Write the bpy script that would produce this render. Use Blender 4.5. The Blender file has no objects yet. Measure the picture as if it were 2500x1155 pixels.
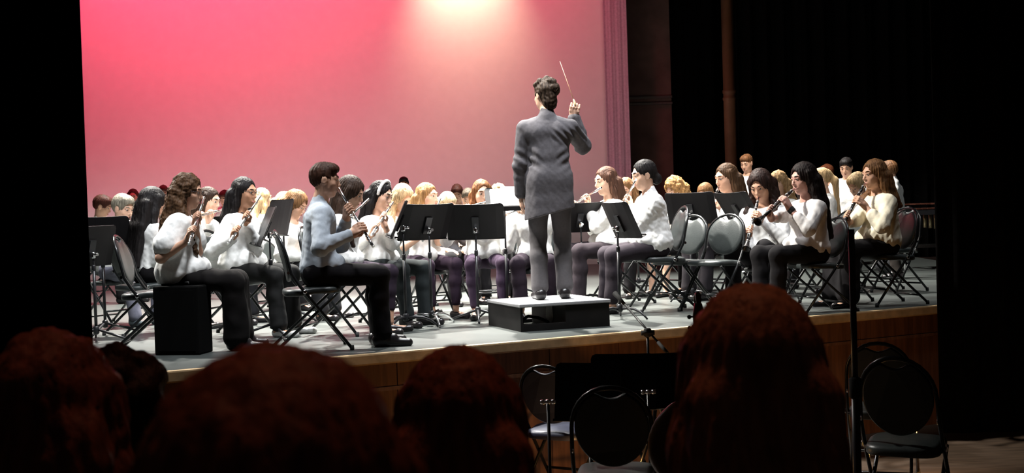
import bpy, bmesh, math, random
import numpy as np
from mathutils import Vector, Matrix

scene = bpy.context.scene
COL = scene.collection
random.seed(7)

# ------------------------------------------------------------------ camera
W_PX, H_PX, F_PX = 2500.0, 1155.0, 3000.0
EYE = Vector((0.0, 0.0, 0.94))            # eye height above the stage floor (z = 0)
PITCH, ROLL = math.radians(1.155), math.radians(-1.8)
cam_data = bpy.data.cameras.new('camera')
cam_data.sensor_fit = 'HORIZONTAL'
cam_data.sensor_width = 36.0
cam_data.lens = 36.0 * F_PX / W_PX
cam_data.clip_start, cam_data.clip_end = 0.05, 200
cam_data.dof.use_dof = True
cam_data.dof.focus_distance = 10.5
cam_data.dof.aperture_fstop = 7.0
cam = bpy.data.objects.new('camera', cam_data)
CAM_M = Matrix.Rotation(math.pi/2 - PITCH, 4, 'X') @ Matrix.Rotation(ROLL, 4, 'Z')
cam.matrix_world = Matrix.Translation(EYE) @ CAM_M
COL.objects.link(cam)
scene.camera = cam

# ------------------------------------------------------------------ world, exposure
world = bpy.data.worlds.new('hall'); scene.world = world
world.use_nodes = True
wb = world.node_tree.nodes['Background']
wb.inputs[0].default_value = (0.9, 0.55, 0.45, 1); wb.inputs[1].default_value = 0.008
vs = scene.view_settings
vs.view_transform = 'Standard'; vs.look = 'None'; vs.gamma = 1.0; vs.use_curve_mapping = False
vs.exposure = 0.0

# ------------------------------------------------------------------ stage lamps
def lamp(name, kind, loc, aim, power, col, size=0.3, angle=60, blend=0.6, shape=None, sizey=None):
    d = bpy.data.lights.new(name, kind)
    d.energy = power; d.color = col
    if kind == 'SPOT':
        d.spot_size = math.radians(angle); d.spot_blend = blend; d.shadow_soft_size = size
    if kind == 'AREA':
        d.shape = 'RECTANGLE'; d.size = size; d.size_y = sizey or size
    o = bpy.data.objects.new(name, d); COL.objects.link(o)
    o.location = loc
    o.rotation_euler = (Vector(aim) - Vector(loc)).to_track_quat('-Z', 'Y').to_euler()
    return o
WHITE = (1.0, 0.97, 0.90)
# overhead wash, hung on a bar above the middle of the stage
for i, (x, y, tx, ty, pw) in enumerate([(-4.6, 13.4, -3.2, 12.2, 9500), (-2.2, 13.6, -1.3, 12.1, 11500), (0.2, 13.8, 0.1, 12.3, 11000),
                                        (-3.5, 15.5, -3.0, 15.0, 7500), (-0.3, 16.0, -0.2, 14.8, 8000), (2.4, 16.0, 2.4, 14.6, 6500)]):
    lamp('stage_light', 'SPOT', (x, y, 7.0), (tx, ty, 0.4), pw, WHITE, 0.12, 56, 0.75)
# lamps on the left side bar that rake across towards the right
lamp('stage_light', 'SPOT', (-3.6, 11.0, 6.6), (1.0, 11.0, 0.9), 5600, WHITE, 0.12, 30, 0.5)
lamp('stage_light', 'SPOT', (-2.0, 12.6, 6.8), (4.2, 12.2, 0.9), 1000, (1.0, 0.93, 0.8), 0.12, 40, 0.6)
lamp('stage_light', 'SPOT', (1.0, 13.2, 7.0), (5.0, 16.0, 0.8), 5200, WHITE, 0.12, 45, 0.6)
# rake lamp from behind left, onto the backs of the front players
lamp('stage_light', 'SPOT', (-6.3, 12.0, 6.3), (-1.7, 8.95, 0.9), 4200, WHITE, 0.12, 26, 0.6)
# lamps on the bar over the stage edge: their beams stop at the edge and leave the pit dark
for t, pw in ((-0.5, 1150), (1.6, 1500), (3.6, 1500), (5.4, 400), (7.0, 220)):
    ex, ey = -2.25+0.887*t, 7.75+0.46*t          # along the stage edge
    lamp('edge_light', 'SPOT', (ex+0.23, ey-0.44, 6.6), (ex-1.3, ey+2.5, 0.0), pw, (0.93, 0.96, 1.0), 0.3, 54, 0.35)
# added reddish lamp to rim audience heads, and two small warm lamps low in the pit
lamp('added_rim_light', 'SPOT', (0.2, 3.3, 5.5), (0.15, 1.35, -0.1), 130, (1.0, 0.36, 0.20), 0.5, 56, 0.8)
for x, y in ((0.55, 7.9), (2.9, 8.6)):
    d_ = bpy.data.lights.new('pit_light', 'POINT'); d_.energy = 9; d_.color = (1.0, 0.50, 0.16); d_.shadow_soft_size = 0.03
    o_ = bpy.data.objects.new('pit_light', d_); COL.objects.link(o_); o_.location = (x, y, -0.85)
# cyclorama lamps
CY = (0.0, 21.0)
PINK = (1.0, 0.055, 0.15)
for x, pw in ((-7.2, 640), (-5.2, 700), (-3.2, 600), (-1.2, 360), (0.9, 330)):
    lamp('cyc_light', 'SPOT', (x, 18.6, 7.2), (x-0.2-0.25*(x > 0), 21.0, 4.0), pw, PINK, 0.2, 110 if x < 0 else 66, 1.0)
lamp('cyc_light', 'SPOT', (-0.75, 20.0, 5.9), (-0.7, 21.0, 4.7), 330, (1.0, 0.85, 0.55), 0.1, 75, 1.0)
lamp('cyc_light', 'AREA', (-3.2, 18.8, 0.25), (-2.6, 21.0, 2.2), 62, (1.0, 0.80, 0.78), 9.0, sizey=0.3)

# ------------------------------------------------------------------ pixel helpers
def ray(px, py):
    return (CAM_M.to_3x3() @ Vector(((px - W_PX/2)/F_PX, -(py - H_PX/2)/F_PX, -1.0)))
def at(px, py, z=0.0):                    # point on the horizontal plane z seen at a pixel
    d = ray(px, py); t = (z - EYE.z)/d.z
    return EYE + d*t
def atd(px, py, y):                       # point at depth y seen at a pixel
    d = ray(px, py)
    return EYE + d*(y/d.y)

# ------------------------------------------------------------------ materials
MATS = {}
def mat(name, col, rough=0.7, metal=0.0, var=0.12, scale=30.0, bump=0.0, bscale=None, stretch=None, spec=0.5, sheen=0.0, sss=0.0):
    key = (name, tuple(col))
    if key in MATS: return MATS[key]
    m = bpy.data.materials.new(name); m.use_nodes = True
    nt = m.node_tree; b = nt.nodes['Principled BSDF']
    tc = nt.nodes.new('ShaderNodeTexCoord'); mp = nt.nodes.new('ShaderNodeMapping')
    if stretch: mp.inputs['Scale'].default_value = stretch
    nt.links.new(tc.outputs['Object'], mp.inputs[0])
    n = nt.nodes.new('ShaderNodeTexNoise'); n.inputs['Scale'].default_value = scale; n.inputs['Detail'].default_value = 4
    nt.links.new(mp.outputs[0], n.inputs['Vector'])
    cr = nt.nodes.new('ShaderNodeValToRGB')
    cr.color_ramp.elements[0].position = 0.3; cr.color_ramp.elements[1].position = 0.7
    cr.color_ramp.elements[0].color = tuple(c*(1-var) for c in col) + (1,)
    cr.color_ramp.elements[1].color = tuple(min(1, c*(1+var)) for c in col) + (1,)
    nt.links.new(n.outputs['Fac'], cr.inputs[0]); nt.links.new(cr.outputs[0], b.inputs['Base Color'])
    b.inputs['Roughness'].default_value = rough; b.inputs['Metallic'].default_value = metal
    b.inputs['Specular IOR Level'].default_value = spec
    if sheen: b.inputs['Sheen Weight'].default_value = sheen
    if sss:
        b.inputs['Subsurface Weight'].default_value = sss; b.inputs['Subsurface Scale'].default_value = 0.01
    if bump:
        n2 = nt.nodes.new('ShaderNodeTexNoise'); n2.inputs['Scale'].default_value = bscale or scale; n2.inputs['Detail'].default_value = 3
        nt.links.new(mp.outputs[0], n2.inputs['Vector'])
        bp = nt.nodes.new('ShaderNodeBump'); bp.inputs['Strength'].default_value = bump; bp.inputs['Distance'].default_value = 0.01
        nt.links.new(n2.outputs['Fac'], bp.inputs['Height']); nt.links.new(bp.outputs[0], b.inputs['Normal'])
    MATS[key] = m
    return m
def skin(c): return mat('skin', c, 0.5, var=0.06, scale=40, spec=0.35)
def hairm(c, rough=0.6): return mat('hair', c, rough, var=0.45, scale=60, bump=0.4, bscale=90, stretch=(1, 1, 0.10), spec=0.16)
def cloth(c, bump=0.35): return mat('fabric', c, 0.9, var=0.07, scale=60, bump=bump, bscale=14, spec=0.15)
M_BLACK_METAL = mat('black_enamel', (0.012, 0.012, 0.014), 0.35, var=0.1, spec=0.5)
M_DESK = mat('black_desk', (0.006, 0.005, 0.006), 0.5, var=0.2, scale=8, spec=0.25)
M_CHROME = mat('chrome', (0.82, 0.83, 0.84), 0.18, 1.0, var=0.03)
M_SILVER = mat('silver', (0.85, 0.84, 0.82), 0.25, 1.0, var=0.03)
M_VINYL = mat('vinyl', (0.028, 0.034, 0.034), 0.38, var=0.12, scale=20, bump=0.1, bscale=160, spec=0.5)
M_TUBE = mat('chair_tube', (0.02, 0.021, 0.022), 0.25, 0.4, var=0.05)
M_EBONY = mat('ebony', (0.012, 0.010, 0.010), 0.3, var=0.2, stretch=(1, 1, 0.1))
M_PAPER = mat('paper', (0.82, 0.82, 0.80), 0.85, var=0.03)
M_EYE = mat('eye_white', (0.55, 0.50, 0.47), 0.25, var=0.02)
M_IRIS = mat('iris', (0.03, 0.017, 0.01), 0.2, var=0.1)
M_LIP = mat('lip', (0.42, 0.14, 0.12), 0.5, var=0.05)
M_RUBBER = mat('rubber', (0.015, 0.015, 0.015), 0.8, var=0.1)
M_SOLE = mat('leather', (0.014, 0.012, 0.013), 0.3, var=0.2)

# ------------------------------------------------------------------ object helpers
def tag(o, label, cat, group=None, kind=None):
    o['label'] = label; o['category'] = cat
    if group: o['group'] = group
    if kind: o['kind'] = kind
    return o
def thing(name, label, cat, loc=(0, 0, 0), rz=0.0, group=None):
    o = bpy.data.objects.new(name, None); COL.objects.link(o)
    o.empty_display_size = 0.1
    o.location = loc; o.rotation_euler = (0, 0, rz)
    return tag(o, label, cat, group)
def link_mesh(name, me, m, parent=None, loc=None, rot=None):
    o = bpy.data.objects.new(name, me); COL.objects.link(o)
    if m is not None:
        ms = m if isinstance(m, (list, tuple)) else [m]
        if not me.materials:
            for x in ms: me.materials.append(x)
    if parent is not None: o.parent = parent
    if loc is not None: o.location = loc
    if rot is not None: o.rotation_euler = rot
    return o
class MB:
    """collects shapes and links them as one mesh object"""
    def __init__(s): s.bm = bmesh.new()
    def box(s, lo, hi, mi=0, M=None):
        vs_ = [s.bm.verts.new((x, y, z)) for x in (lo[0], hi[0]) for y in (lo[1], hi[1]) for z in (lo[2], hi[2])]
        for f in ((0,1,3,2),(4,6,7,5),(0,4,5,1),(2,3,7,6),(0,2,6,4),(1,5,7,3)):
            fc = s.bm.faces.new([vs_[i] for i in f]); fc.material_index = mi
        if M is not None:
            for v in vs_: v.co = M @ v.co
        return s
    def tube(s, pts, r, seg=10, closed=False, mi=0, cap=True):
        pts = [Vector(p) for p in pts]; n = len(pts)
        rs = r if isinstance(r, (list, tuple)) else [r]*n
        up = None; rings = []
        for i, p in enumerate(pts):
            a = pts[(i-1) % n] if (closed or i > 0) else pts[i]
            b = pts[(i+1) % n] if (closed or i < n-1) else pts[i]
            t = (b-a)
            if t.length < 1e-9: t = Vector((0, 0, 1))
            t.normalize()
            if up is None:
                up = Vector((0, 0, 1)) if abs(t.z) < 0.9 else Vector((1, 0, 0))
            u = up - t*up.dot(t)
            if u.length < 1e-6: u = t.orthogonal()
            u.normalize(); w = t.cross(u); up = u
            rings.append([s.bm.verts.new(p + (u*math.cos(2*math.pi*k/seg) + w*math.sin(2*math.pi*k/seg))*rs[i]) for k in range(seg)])
        m = n if closed else n-1
        for i in range(m):
            A, B = rings[i], rings[(i+1) % n]
            for k in range(seg):
                f = s.bm.faces.new((A[k], A[(k+1) % seg], B[(k+1) % seg], B[k])); f.smooth = True; f.material_index = mi
        if cap and not closed:
            for R, fl in ((rings[0], True), (rings[-1], False)):
                f = s.bm.faces.new(R[::-1] if fl else R); f.material_index = mi
        return s
    def lathe(s, prof, M=None, seg=24, mi=0):
        rings = []
        for r, z in prof:
            r = max(r, 1e-4)
            rings.append([s.bm.verts.new((r*math.cos(2*math.pi*k/seg), r*math.sin(2*math.pi*k/seg), z)) for k in range(seg)])
        for A, B in zip(rings, rings[1:]):
            for k in range(seg):
                f = s.bm.faces.new((A[k], A[(k+1) % seg], B[(k+1) % seg], B[k])); f.smooth = True; f.material_index = mi
        f = s.bm.faces.new(rings[0][::-1]); f.material_index = mi
        f = s.bm.faces.new(rings[-1]); f.material_index = mi
        if M is not None:
            for R in rings:
                for v in R: v.co = M @ v.co
        return s
    def prism(s, poly, z0, z1, mi=0, M=None):
        a = [s.bm.verts.new((x, y, z0)) for x, y in poly]; b = [s.bm.verts.new((x, y, z1)) for x, y in poly]
        n = len(poly)
        fs = [s.bm.faces.new(a[::-1]), s.bm.faces.new(b)]
        for i in range(n): fs.append(s.bm.faces.new((a[i], a[(i+1) % n], b[(i+1) % n], b[i])))
        for f in fs: f.material_index = mi
        if M is not None:
            for v in a+b: v.co = M @ v.co
        return s
    def build(s, name, m, parent=None, bevel=0.0, loc=None, rot=None, smooth=False):
        bmesh.ops.recalc_face_normals(s.bm, faces=s.bm.faces)
        if bevel:
            es = [e for e in s.bm.edges if len(e.link_faces) == 2 and e.calc_face_angle(0) > 0.6]
            bmesh.ops.bevel(s.bm, geom=es, offset=bevel, segments=2, profile=0.6, affect='EDGES')
        me = bpy.data.meshes.new(name); s.bm.to_mesh(me); s.bm.free()
        if smooth:
            for p in me.polygons: p.use_smooth = True
        return link_mesh(name, me, m, parent, loc, rot)
def arc(c, r, a0, a1, n, plane='xy'):
    out = []
    for i in range(n+1):
        a = math.radians(a0 + (a1-a0)*i/n); p, q = math.cos(a)*r, math.sin(a)*r
        out.append({'xy': (c[0]+p, c[1]+q, c[2]), 'xz': (c[0]+p, c[1], c[2]+q), 'yz': (c[0], c[1]+p, c[2]+q)}[plane])
    return out

# ------------------------------------------------------------------ implicit surfaces
class Field:
    def __init__(s, prims, h):
        s.h = h
        lo = np.full(3, 1e9); hi = np.full(3, -1e9)
        for p in prims:
            if p['op'] == 'u':
                lo = np.minimum(lo, p['lo']); hi = np.maximum(hi, p['hi'])
        lo -= 3*h; hi += 3*h
        s.lo = lo; n = np.ceil((hi-lo)/h).astype(int)+1
        s.n = n
        s.ax = [(lo[i] + h*np.arange(n[i])).astype(np.float32) for i in range(3)]
        s.d = np.full(n, 0.15, np.float32)
        for p in prims: s.add(p)
    def add(s, p):
        pad = max(p['k'], 0.02) + 2*s.h
        i0 = np.maximum(np.floor((p['lo']-pad-s.lo)/s.h).astype(int), 0)
        i1 = np.minimum(np.ceil((p['hi']+pad-s.lo)/s.h).astype(int)+1, s.n)
        if np.any(i1 <= i0): return
        sl = tuple(slice(a, b) for a, b in zip(i0, i1))
        X = s.ax[0][sl[0]][:, None, None]; Y = s.ax[1][sl[1]][None, :, None]; Z = s.ax[2][sl[2]][None, None, :]
        d = p['fn'](X, Y, Z); k = p['k']; cur = s.d[sl]
        if p['op'] == 'u': a, b = cur, d
        else: a, b = -cur, d
        if k > 0:
            hh = np.maximum(k - np.abs(a-b), 0)/k
            r = np.minimum(a, b) - hh*hh*k*0.25
        else: r = np.minimum(a, b)
        s.d[sl] = r if p['op'] == 'u' else -r
    def mesh(s):
        d = s.d; neg = d < 0
        n = np.array(d.shape)-1
        cnt = np.zeros(n, np.int8)
        for a in (0, 1):
            for b in (0, 1):
                for c in (0, 1):
                    cnt += neg[a:a+n[0], b:b+n[1], c:c+n[2]]
        mask = (cnt > 0) & (cnt < 8)
        ix = np.argwhere(mask)
        ids = np.full(n, -1, np.int32); ids[mask] = np.arange(len(ix))
        acc = np.zeros((len(ix), 3), np.float64); num = np.zeros(len(ix))
        for ax in range(3):
            o1, o2 = [q for q in range(3) if q != ax]
            for u in (0, 1):
                for v in (0, 1):
                    off = np.zeros(3, int); off[o1] = u; off[o2] = v
                    A = ix + off; B = A.copy(); B[:, ax] += 1
                    da = d[A[:, 0], A[:, 1], A[:, 2]]; db = d[B[:, 0], B[:, 1], B[:, 2]]
                    m = (da < 0) != (db < 0)
                    t = np.where(m, da/np.where(m, da-db, 1), 0)
                    pt = np.zeros((len(ix), 3)); pt[:] = off; pt[:, ax] += t
                    acc += pt*m[:, None]; num += m
        V = s.lo + s.h*(ix + acc/num[:, None])
        F = []
        for ax in range(3):
            o1, o2 = [(1, 2), (2, 0), (0, 1)][ax]
            sl0 = [slice(None)]*3; sl1 = [slice(None)]*3
            sl0[ax] = slice(0, -1); sl1[ax] = slice(1, None)
            ch = neg[tuple(sl0)] != neg[tuple(sl1)]
            e = np.argwhere(ch)
            ok = (e[:, o1] > 0) & (e[:, o2] > 0) & (e[:, o1] < n[o1]) & (e[:, o2] < n[o2])
            e = e[ok]
            inside = neg[e[:, 0], e[:, 1], e[:, 2]]
            q = []
            for du, dv in ((-1, -1), (0, -1), (0, 0), (-1, 0)):
                c = e.copy(); c[:, o1] += du; c[:, o2] += dv
                q.append(ids[c[:, 0], c[:, 1], c[:, 2]])
            q = np.stack(q, 1)
            q[~inside] = q[~inside][:, ::-1]
            F.append(q)
        F = np.concatenate(F)
        F = F[(F >= 0).all(1)]
        return V, F
def v3(p): return np.array(p, np.float64)
def cap(a, b, ra, rb=None, k=0.02, op='u', flat=None):
    a = v3(a); b = v3(b); rb = ra if rb is None else rb
    R = max(ra, rb); ba = b-a; L = max(float(ba@ba), 1e-9)
    def fn(X, Y, Z):
        x, y, z = X-np.float32(a[0]), Y-np.float32(a[1]), Z-np.float32(a[2])
        t = np.clip((x*ba[0]+y*ba[1]+z*ba[2])/L, 0, 1).astype(np.float32)
        return np.sqrt((x-t*ba[0])**2+(y-t*ba[1])**2+(z-t*ba[2])**2) - (ra+(rb-ra)*t)
    return dict(op=op, k=k, lo=np.minimum(a, b)-R, hi=np.maximum(a, b)+R, fn=fn)
def ell(c, r, R=None, k=0.02, op='u'):
    c = v3(c); r = v3(r); Rm = np.eye(3) if R is None else np.array(R)
    ext = np.sqrt(((Rm*r[None, :])**2).sum(1))
    def fn(X, Y, Z):
        x, y, z = X-np.float32(c[0]), Y-np.float32(c[1]), Z-np.float32(c[2])
        p = [(Rm[0, i]*x+Rm[1, i]*y+Rm[2, i]*z) for i in range(3)]
        k0 = np.sqrt((p[0]/r[0])**2+(p[1]/r[1])**2+(p[2]/r[2])**2)
        k1 = np.sqrt((p[0]/r[0]**2)**2+(p[1]/r[1]**2)**2+(p[2]/r[2]**2)**2)
        return (k0*(k0-1)/np.maximum(k1, 1e-6)).astype(np.float32)
    return dict(op=op, k=k, lo=c-ext, hi=c+ext, fn=fn)
def below(z, x0=-3, x1=3, y0=-3, y1=3, k=0.0):        # cuts everything under z
    def fn(X, Y, Z): return (Z - np.float32(z)) + 0*X + 0*Y
    return dict(op='s', k=k, lo=v3((x0, y0, -5)), hi=v3((x1, y1, z)), fn=fn)
def halfspace(p, nrm, k=0.004):                       # cuts everything on the side nrm points to
    p = v3(p); nrm = v3(nrm); nrm = nrm/np.linalg.norm(nrm)
    def fn(X, Y, Z): return -((X-p[0])*nrm[0]+(Y-p[1])*nrm[1]+(Z-p[2])*nrm[2]).astype(np.float32)
    return dict(op='s', k=k, lo=v3((-5, -5, -5)), hi=v3((5, 5, 5)), fn=fn)
def wavy(P, freq, seed, n=6):
    rs = np.random.RandomState(seed); out = np.zeros(len(P))
    for i in range(n):
        kv = rs.normal(size=3); kv = kv/np.linalg.norm(kv)*freq*rs.uniform(0.6, 1.6)
        out += np.sin(P@kv + rs.uniform(0, 6.28) + 1.2*np.sin(P@(kv[[1, 2, 0]]*0.5)))
    return out/n
def vnormals(V, F):
    a, b, c, d = (V[F[:, i]] for i in range(4))
    fn = np.cross(c-a, d-b); N = np.zeros_like(V)
    for i in range(4): np.add.at(N, F[:, i], fn)
    return N/np.maximum(np.linalg.norm(N, axis=1, keepdims=True), 1e-12)
def np_mesh(name, V, F):
    me = bpy.data.meshes.new(name)
    me.vertices.add(len(V)); me.vertices.foreach_set('co', V.astype(np.float32).ravel())
    me.loops.add(F.size); me.loops.foreach_set('vertex_index', F.astype(np.int32).ravel())
    me.polygons.add(len(F)); me.polygons.foreach_set('loop_start', np.arange(0, F.size, 4, dtype=np.int32))
    me.update(calc_edges=True)
    me.polygons.foreach_set('use_smooth', np.ones(len(F), bool))
    me.validate()
    return me
def implicit(name, prims, h, m, parent=None, disp=None):
    V, F = Field(prims, h).mesh()
    if disp is not None: V = disp(V, vnormals(V, F))
    return link_mesh(name, np_mesh(name, V, F), m, parent)

# ------------------------------------------------------------------ people
def unit(v):
    v = v3(v); return v/max(np.linalg.norm(v), 1e-9)
def rot_xyz(yaw, pitch, roll):            # head attitude: pitch < 0 looks down
    return np.array((Matrix.Rotation(math.radians(yaw), 3, 'Z') @ Matrix.Rotation(math.radians(pitch), 3, 'X') @ Matrix.Rotation(math.radians(roll), 3, 'Y')))
def ik(a, t, l1, l2, pole):
    a, t, pole = v3(a), v3(t), v3(pole)
    d = t-a; L = np.linalg.norm(d); Lm = min(max(L, abs(l1-l2)+0.01), (l1+l2)*0.998)
    u = d/max(L, 1e-6); t2 = a+u*Lm
    x = (l1*l1-l2*l2+Lm*Lm)/(2*Lm); hgt = math.sqrt(max(l1*l1-x*x, 0))
    pv = pole-a; pv = pv-u*(pv@u); pv = unit(pv)
    return a+u*x+pv*hgt, t2

def hand_grip(side, wrist, grip, axis, sc=1.0, rad=0.011, spread=0.021):
    """a hand at `wrist` whose five fingers close round a tube through `grip` along `axis`"""
    P = []
    n = unit(grip-wrist); A = unit(axis - n*(axis@n)); up = np.cross(A, n)
    if up[2] < 0: up = -up                # knuckles on the upper side
    L = np.linalg.norm(grip-wrist)
    kn = grip - n*0.040*sc + up*0.022*sc
    ln = (0.94, 1.06, 1.0, 0.8)
    P.append(cap(wrist, wrist+(kn-wrist)*0.35, 0.024*sc, 0.027*sc, k=0.02))
    for i in range(4):
        o = (i-1.5)*spread*sc
        kb = kn + A*o
        P.append(cap(wrist+A*o*0.45, kb, 0.017*sc, 0.0125*sc, k=0.014))
        m1 = grip - n*0.010*sc + up*(rad+0.020)*sc*ln[i] + A*o*1.05
        m2 = grip + n*(rad+0.012)*sc*ln[i] + up*0.010*sc + A*o*1.05
        tp = grip + n*(rad+0.004)*sc - up*0.012*sc*ln[i] + A*o*1.05
        P += [cap(kb, m1, 0.0105*sc, 0.0092*sc, k=0.006), cap(m1, m2, 0.0092*sc, 0.0084*sc, k=0.003), cap(m2, tp, 0.0084*sc, 0.0076*sc, k=0.003)]
    s_ = 1 if side > 0 else -1
    tb = wrist + (kn-wrist)*0.35 - up*0.012*sc + A*0.022*sc*s_
    tm = grip - n*0.030*sc - up*0.022*sc + A*0.026*sc*s_
    tt = grip - n*0.004*sc - up*(rad+0.006)*sc + A*0.016*sc*s_
    P += [cap(tb, tm, 0.0135*sc, 0.0105*sc, k=0.012), cap(tm, tt, 0.0105*sc, 0.009*sc, k=0.004)]
    return P
def hand_relaxed(side, wrist, direc, palm, sc=1.0, curl=0.35):
    """hanging or resting hand: fingers along `direc`, palm facing `palm`"""
    P = []; n = unit(direc); pl = unit(palm - n*(v3(palm)@n)); A = np.cross(n, pl)*side
    ln = (0.072, 0.080, 0.074, 0.058)
    for i in range(4):
        o = (i-1.5)*0.0205*sc
        kb = wrist + n*0.088*sc + A*o*-1
        P.append(cap(wrist - A*o*0.4, kb, 0.018*sc, 0.0128*sc, k=0.014))
        d1 = unit(n + pl*curl*0.6); d2 = unit(n + pl*curl*2.0)
        m = kb + d1*ln[i]*0.55*sc - A*o*0.12; e = m + d2*ln[i]*0.5*sc
        P += [cap(kb, m, 0.0105*sc, 0.0092*sc, k=0.006), cap(m, e, 0.0092*sc, 0.0075*sc, k=0.003)]
    tb = wrist + n*0.028*sc + A*0.022*sc
    tm = wrist + n*0.070*sc + A*0.046*sc + pl*0.014*sc; te = tm + unit(n+pl*0.4-A*0.2)*0.032*sc
    P += [cap(tb, tm, 0.0145*sc, 0.0110*sc, k=0.012), cap(tm, te, 0.0108*sc, 0.0088*sc, k=0.004)]
    return P

FACE = {}
def face_meshes():
    if FACE: return FACE
    def eye(sx):
        b = MB()
        b2 = bmesh.ops.create_uvsphere(b.bm, u_segments=14, v_segments=10, radius=0.0106)
        M = Matrix.Translation((sx*0.031, 0.0812, 0.0095)) @ Matrix.Rotation(math.radians(-90), 4, 'X')
        for v in b2['verts']: v.co = M @ v.co
        bmesh.ops.recalc_face_normals(b.bm, faces=b.bm.faces)
        for f in b.bm.faces:
            f.smooth = True
            c = f.calc_center_median()
            f.material_index = 1 if (abs(abs(c.x)-0.031) < 0.0068 and abs(c.z-0.009) < 0.0075 and c.y > 0.084) else 0
        me = bpy.data.meshes.new('eye'); b.bm.to_mesh(me); b.bm.free(); me.materials.append(M_EYE); me.materials.append(M_IRIS)
        return me
    def brow(sx):
        b = MB()
        b.tube([(sx*(0.014+0.034*t), 0.0945-0.016*t*t, 0.031+0.007*math.sin(t*2.4)) for t in (0, .25, .5, .75, 1)], [0.0026, 0.0036, 0.0036, 0.0030, 0.0016], 8)
        me = bpy.data.meshes.new('eyebrow'); b.bm.to_mesh(me); b.bm.free(); return me
    def lips():
        b = MB()
        for dz, r in ((0.0024, 0.0042), (-0.0030, 0.0052)):
            b.tube([(x, 0.0965-0.010*(x/0.023)**2, -0.062+dz*(1-abs(x)/0.026)+(0.0012 if dz > 0 and abs(x) > 0.004 else 0)) for x in (-0.023, -0.014, -0.006, 0, 0.006, 0.014, 0.023)], [0.0012, r*.8, r, r*.92, r, r*.8, 0.0012], 8)
        me = bpy.data.meshes.new('lips'); b.bm.to_mesh(me); b.bm.free(); me.materials.append(M_LIP); return me
    FACE['eye'] = (eye(-1), eye(1)); FACE['brow'] = (brow(-1), brow(1)); FACE['lip'] = lips()
    return FACE

def head_prims(Hd, R, fem=True):
    p = lambda x, y, z: Hd + R@v3((x, y, z))
    E = lambda c, r, k=0.02, op='u', rr=None: ell(p(*c), r, R if rr is None else R@rr, k, op)
    jw = 0.054 if fem else 0.060
    L = [E((0, -0.012, 0.028), (0.074, 0.094, 0.090)), E((0, 0.020, -0.022), (0.066, 0.073, 0.078), 0.03),
         E((0, 0.030, -0.062), (jw, 0.056, 0.048), 0.025), E((0, 0.062, -0.096), (0.022, 0.022, 0.017), 0.025),
         E((0.040, 0.056, -0.024), (0.022, 0.022, 0.020), 0.02), E((-0.040, 0.056, -0.024), (0.022, 0.022, 0.020), 0.02),
         E((0, 0.074, 0.030), (0.050, 0.018, 0.014), 0.02)]
    for sx in (-1, 1):
        L.append(ell(p(sx*0.031, 0.100, 0.010), (0.019, 0.018, 0.013), R, 0.012, 's'))
        L += [cap(p(sx*0.018, 0.0905, 0.0175), p(sx*0.045, 0.0790, 0.0155), 0.0062, 0.0055, 0.005), cap(p(sx*0.018, 0.088, -0.001), p(sx*0.045, 0.076, 0.000), 0.005, 0.0045, 0.005)]
    L += [cap(p(0, 0.090, 0.014), p(0, 0.108, -0.024), 0.0065, 0.0105, 0.010), E((0.010, 0.098, -0.030), (0.008, 0.010, 0.008), 0.006), E((-0.010, 0.098, -0.030), (0.008, 0.010, 0.008), 0.006),
          E((0, 0.086, -0.062), (0.024, 0.013, 0.013), 0.012)]
    for sx in (-1, 1):
        L.append(E((sx*0.077, -0.004, -0.006), (0.009, 0.020, 0.031), 0.008))
        L.append(ell(p(sx*0.087, 0.001, -0.006), (0.006, 0.011, 0.018), R, 0.004, 's'))
    return L

def hair_disp(Hd, R, amp, curl, seed, freq=34):
    def f(V, N):
        q = (V-Hd)@R
        th = np.arctan2(q[:, 0], q[:, 1]+0.01)
        d = amp*(np.sin(th*freq+2.5*np.sin(q[:, 2]*14+seed)) + 0.6*np.sin(th*freq*2.1+1.7+2*np.sin(q[:, 2]*20)))
        if curl: d = d + curl*(wavy(V, 95, seed) + 0.7*wavy(V, 190, seed+3, 8))
        return V + N*d[:, None]
    return f

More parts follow.
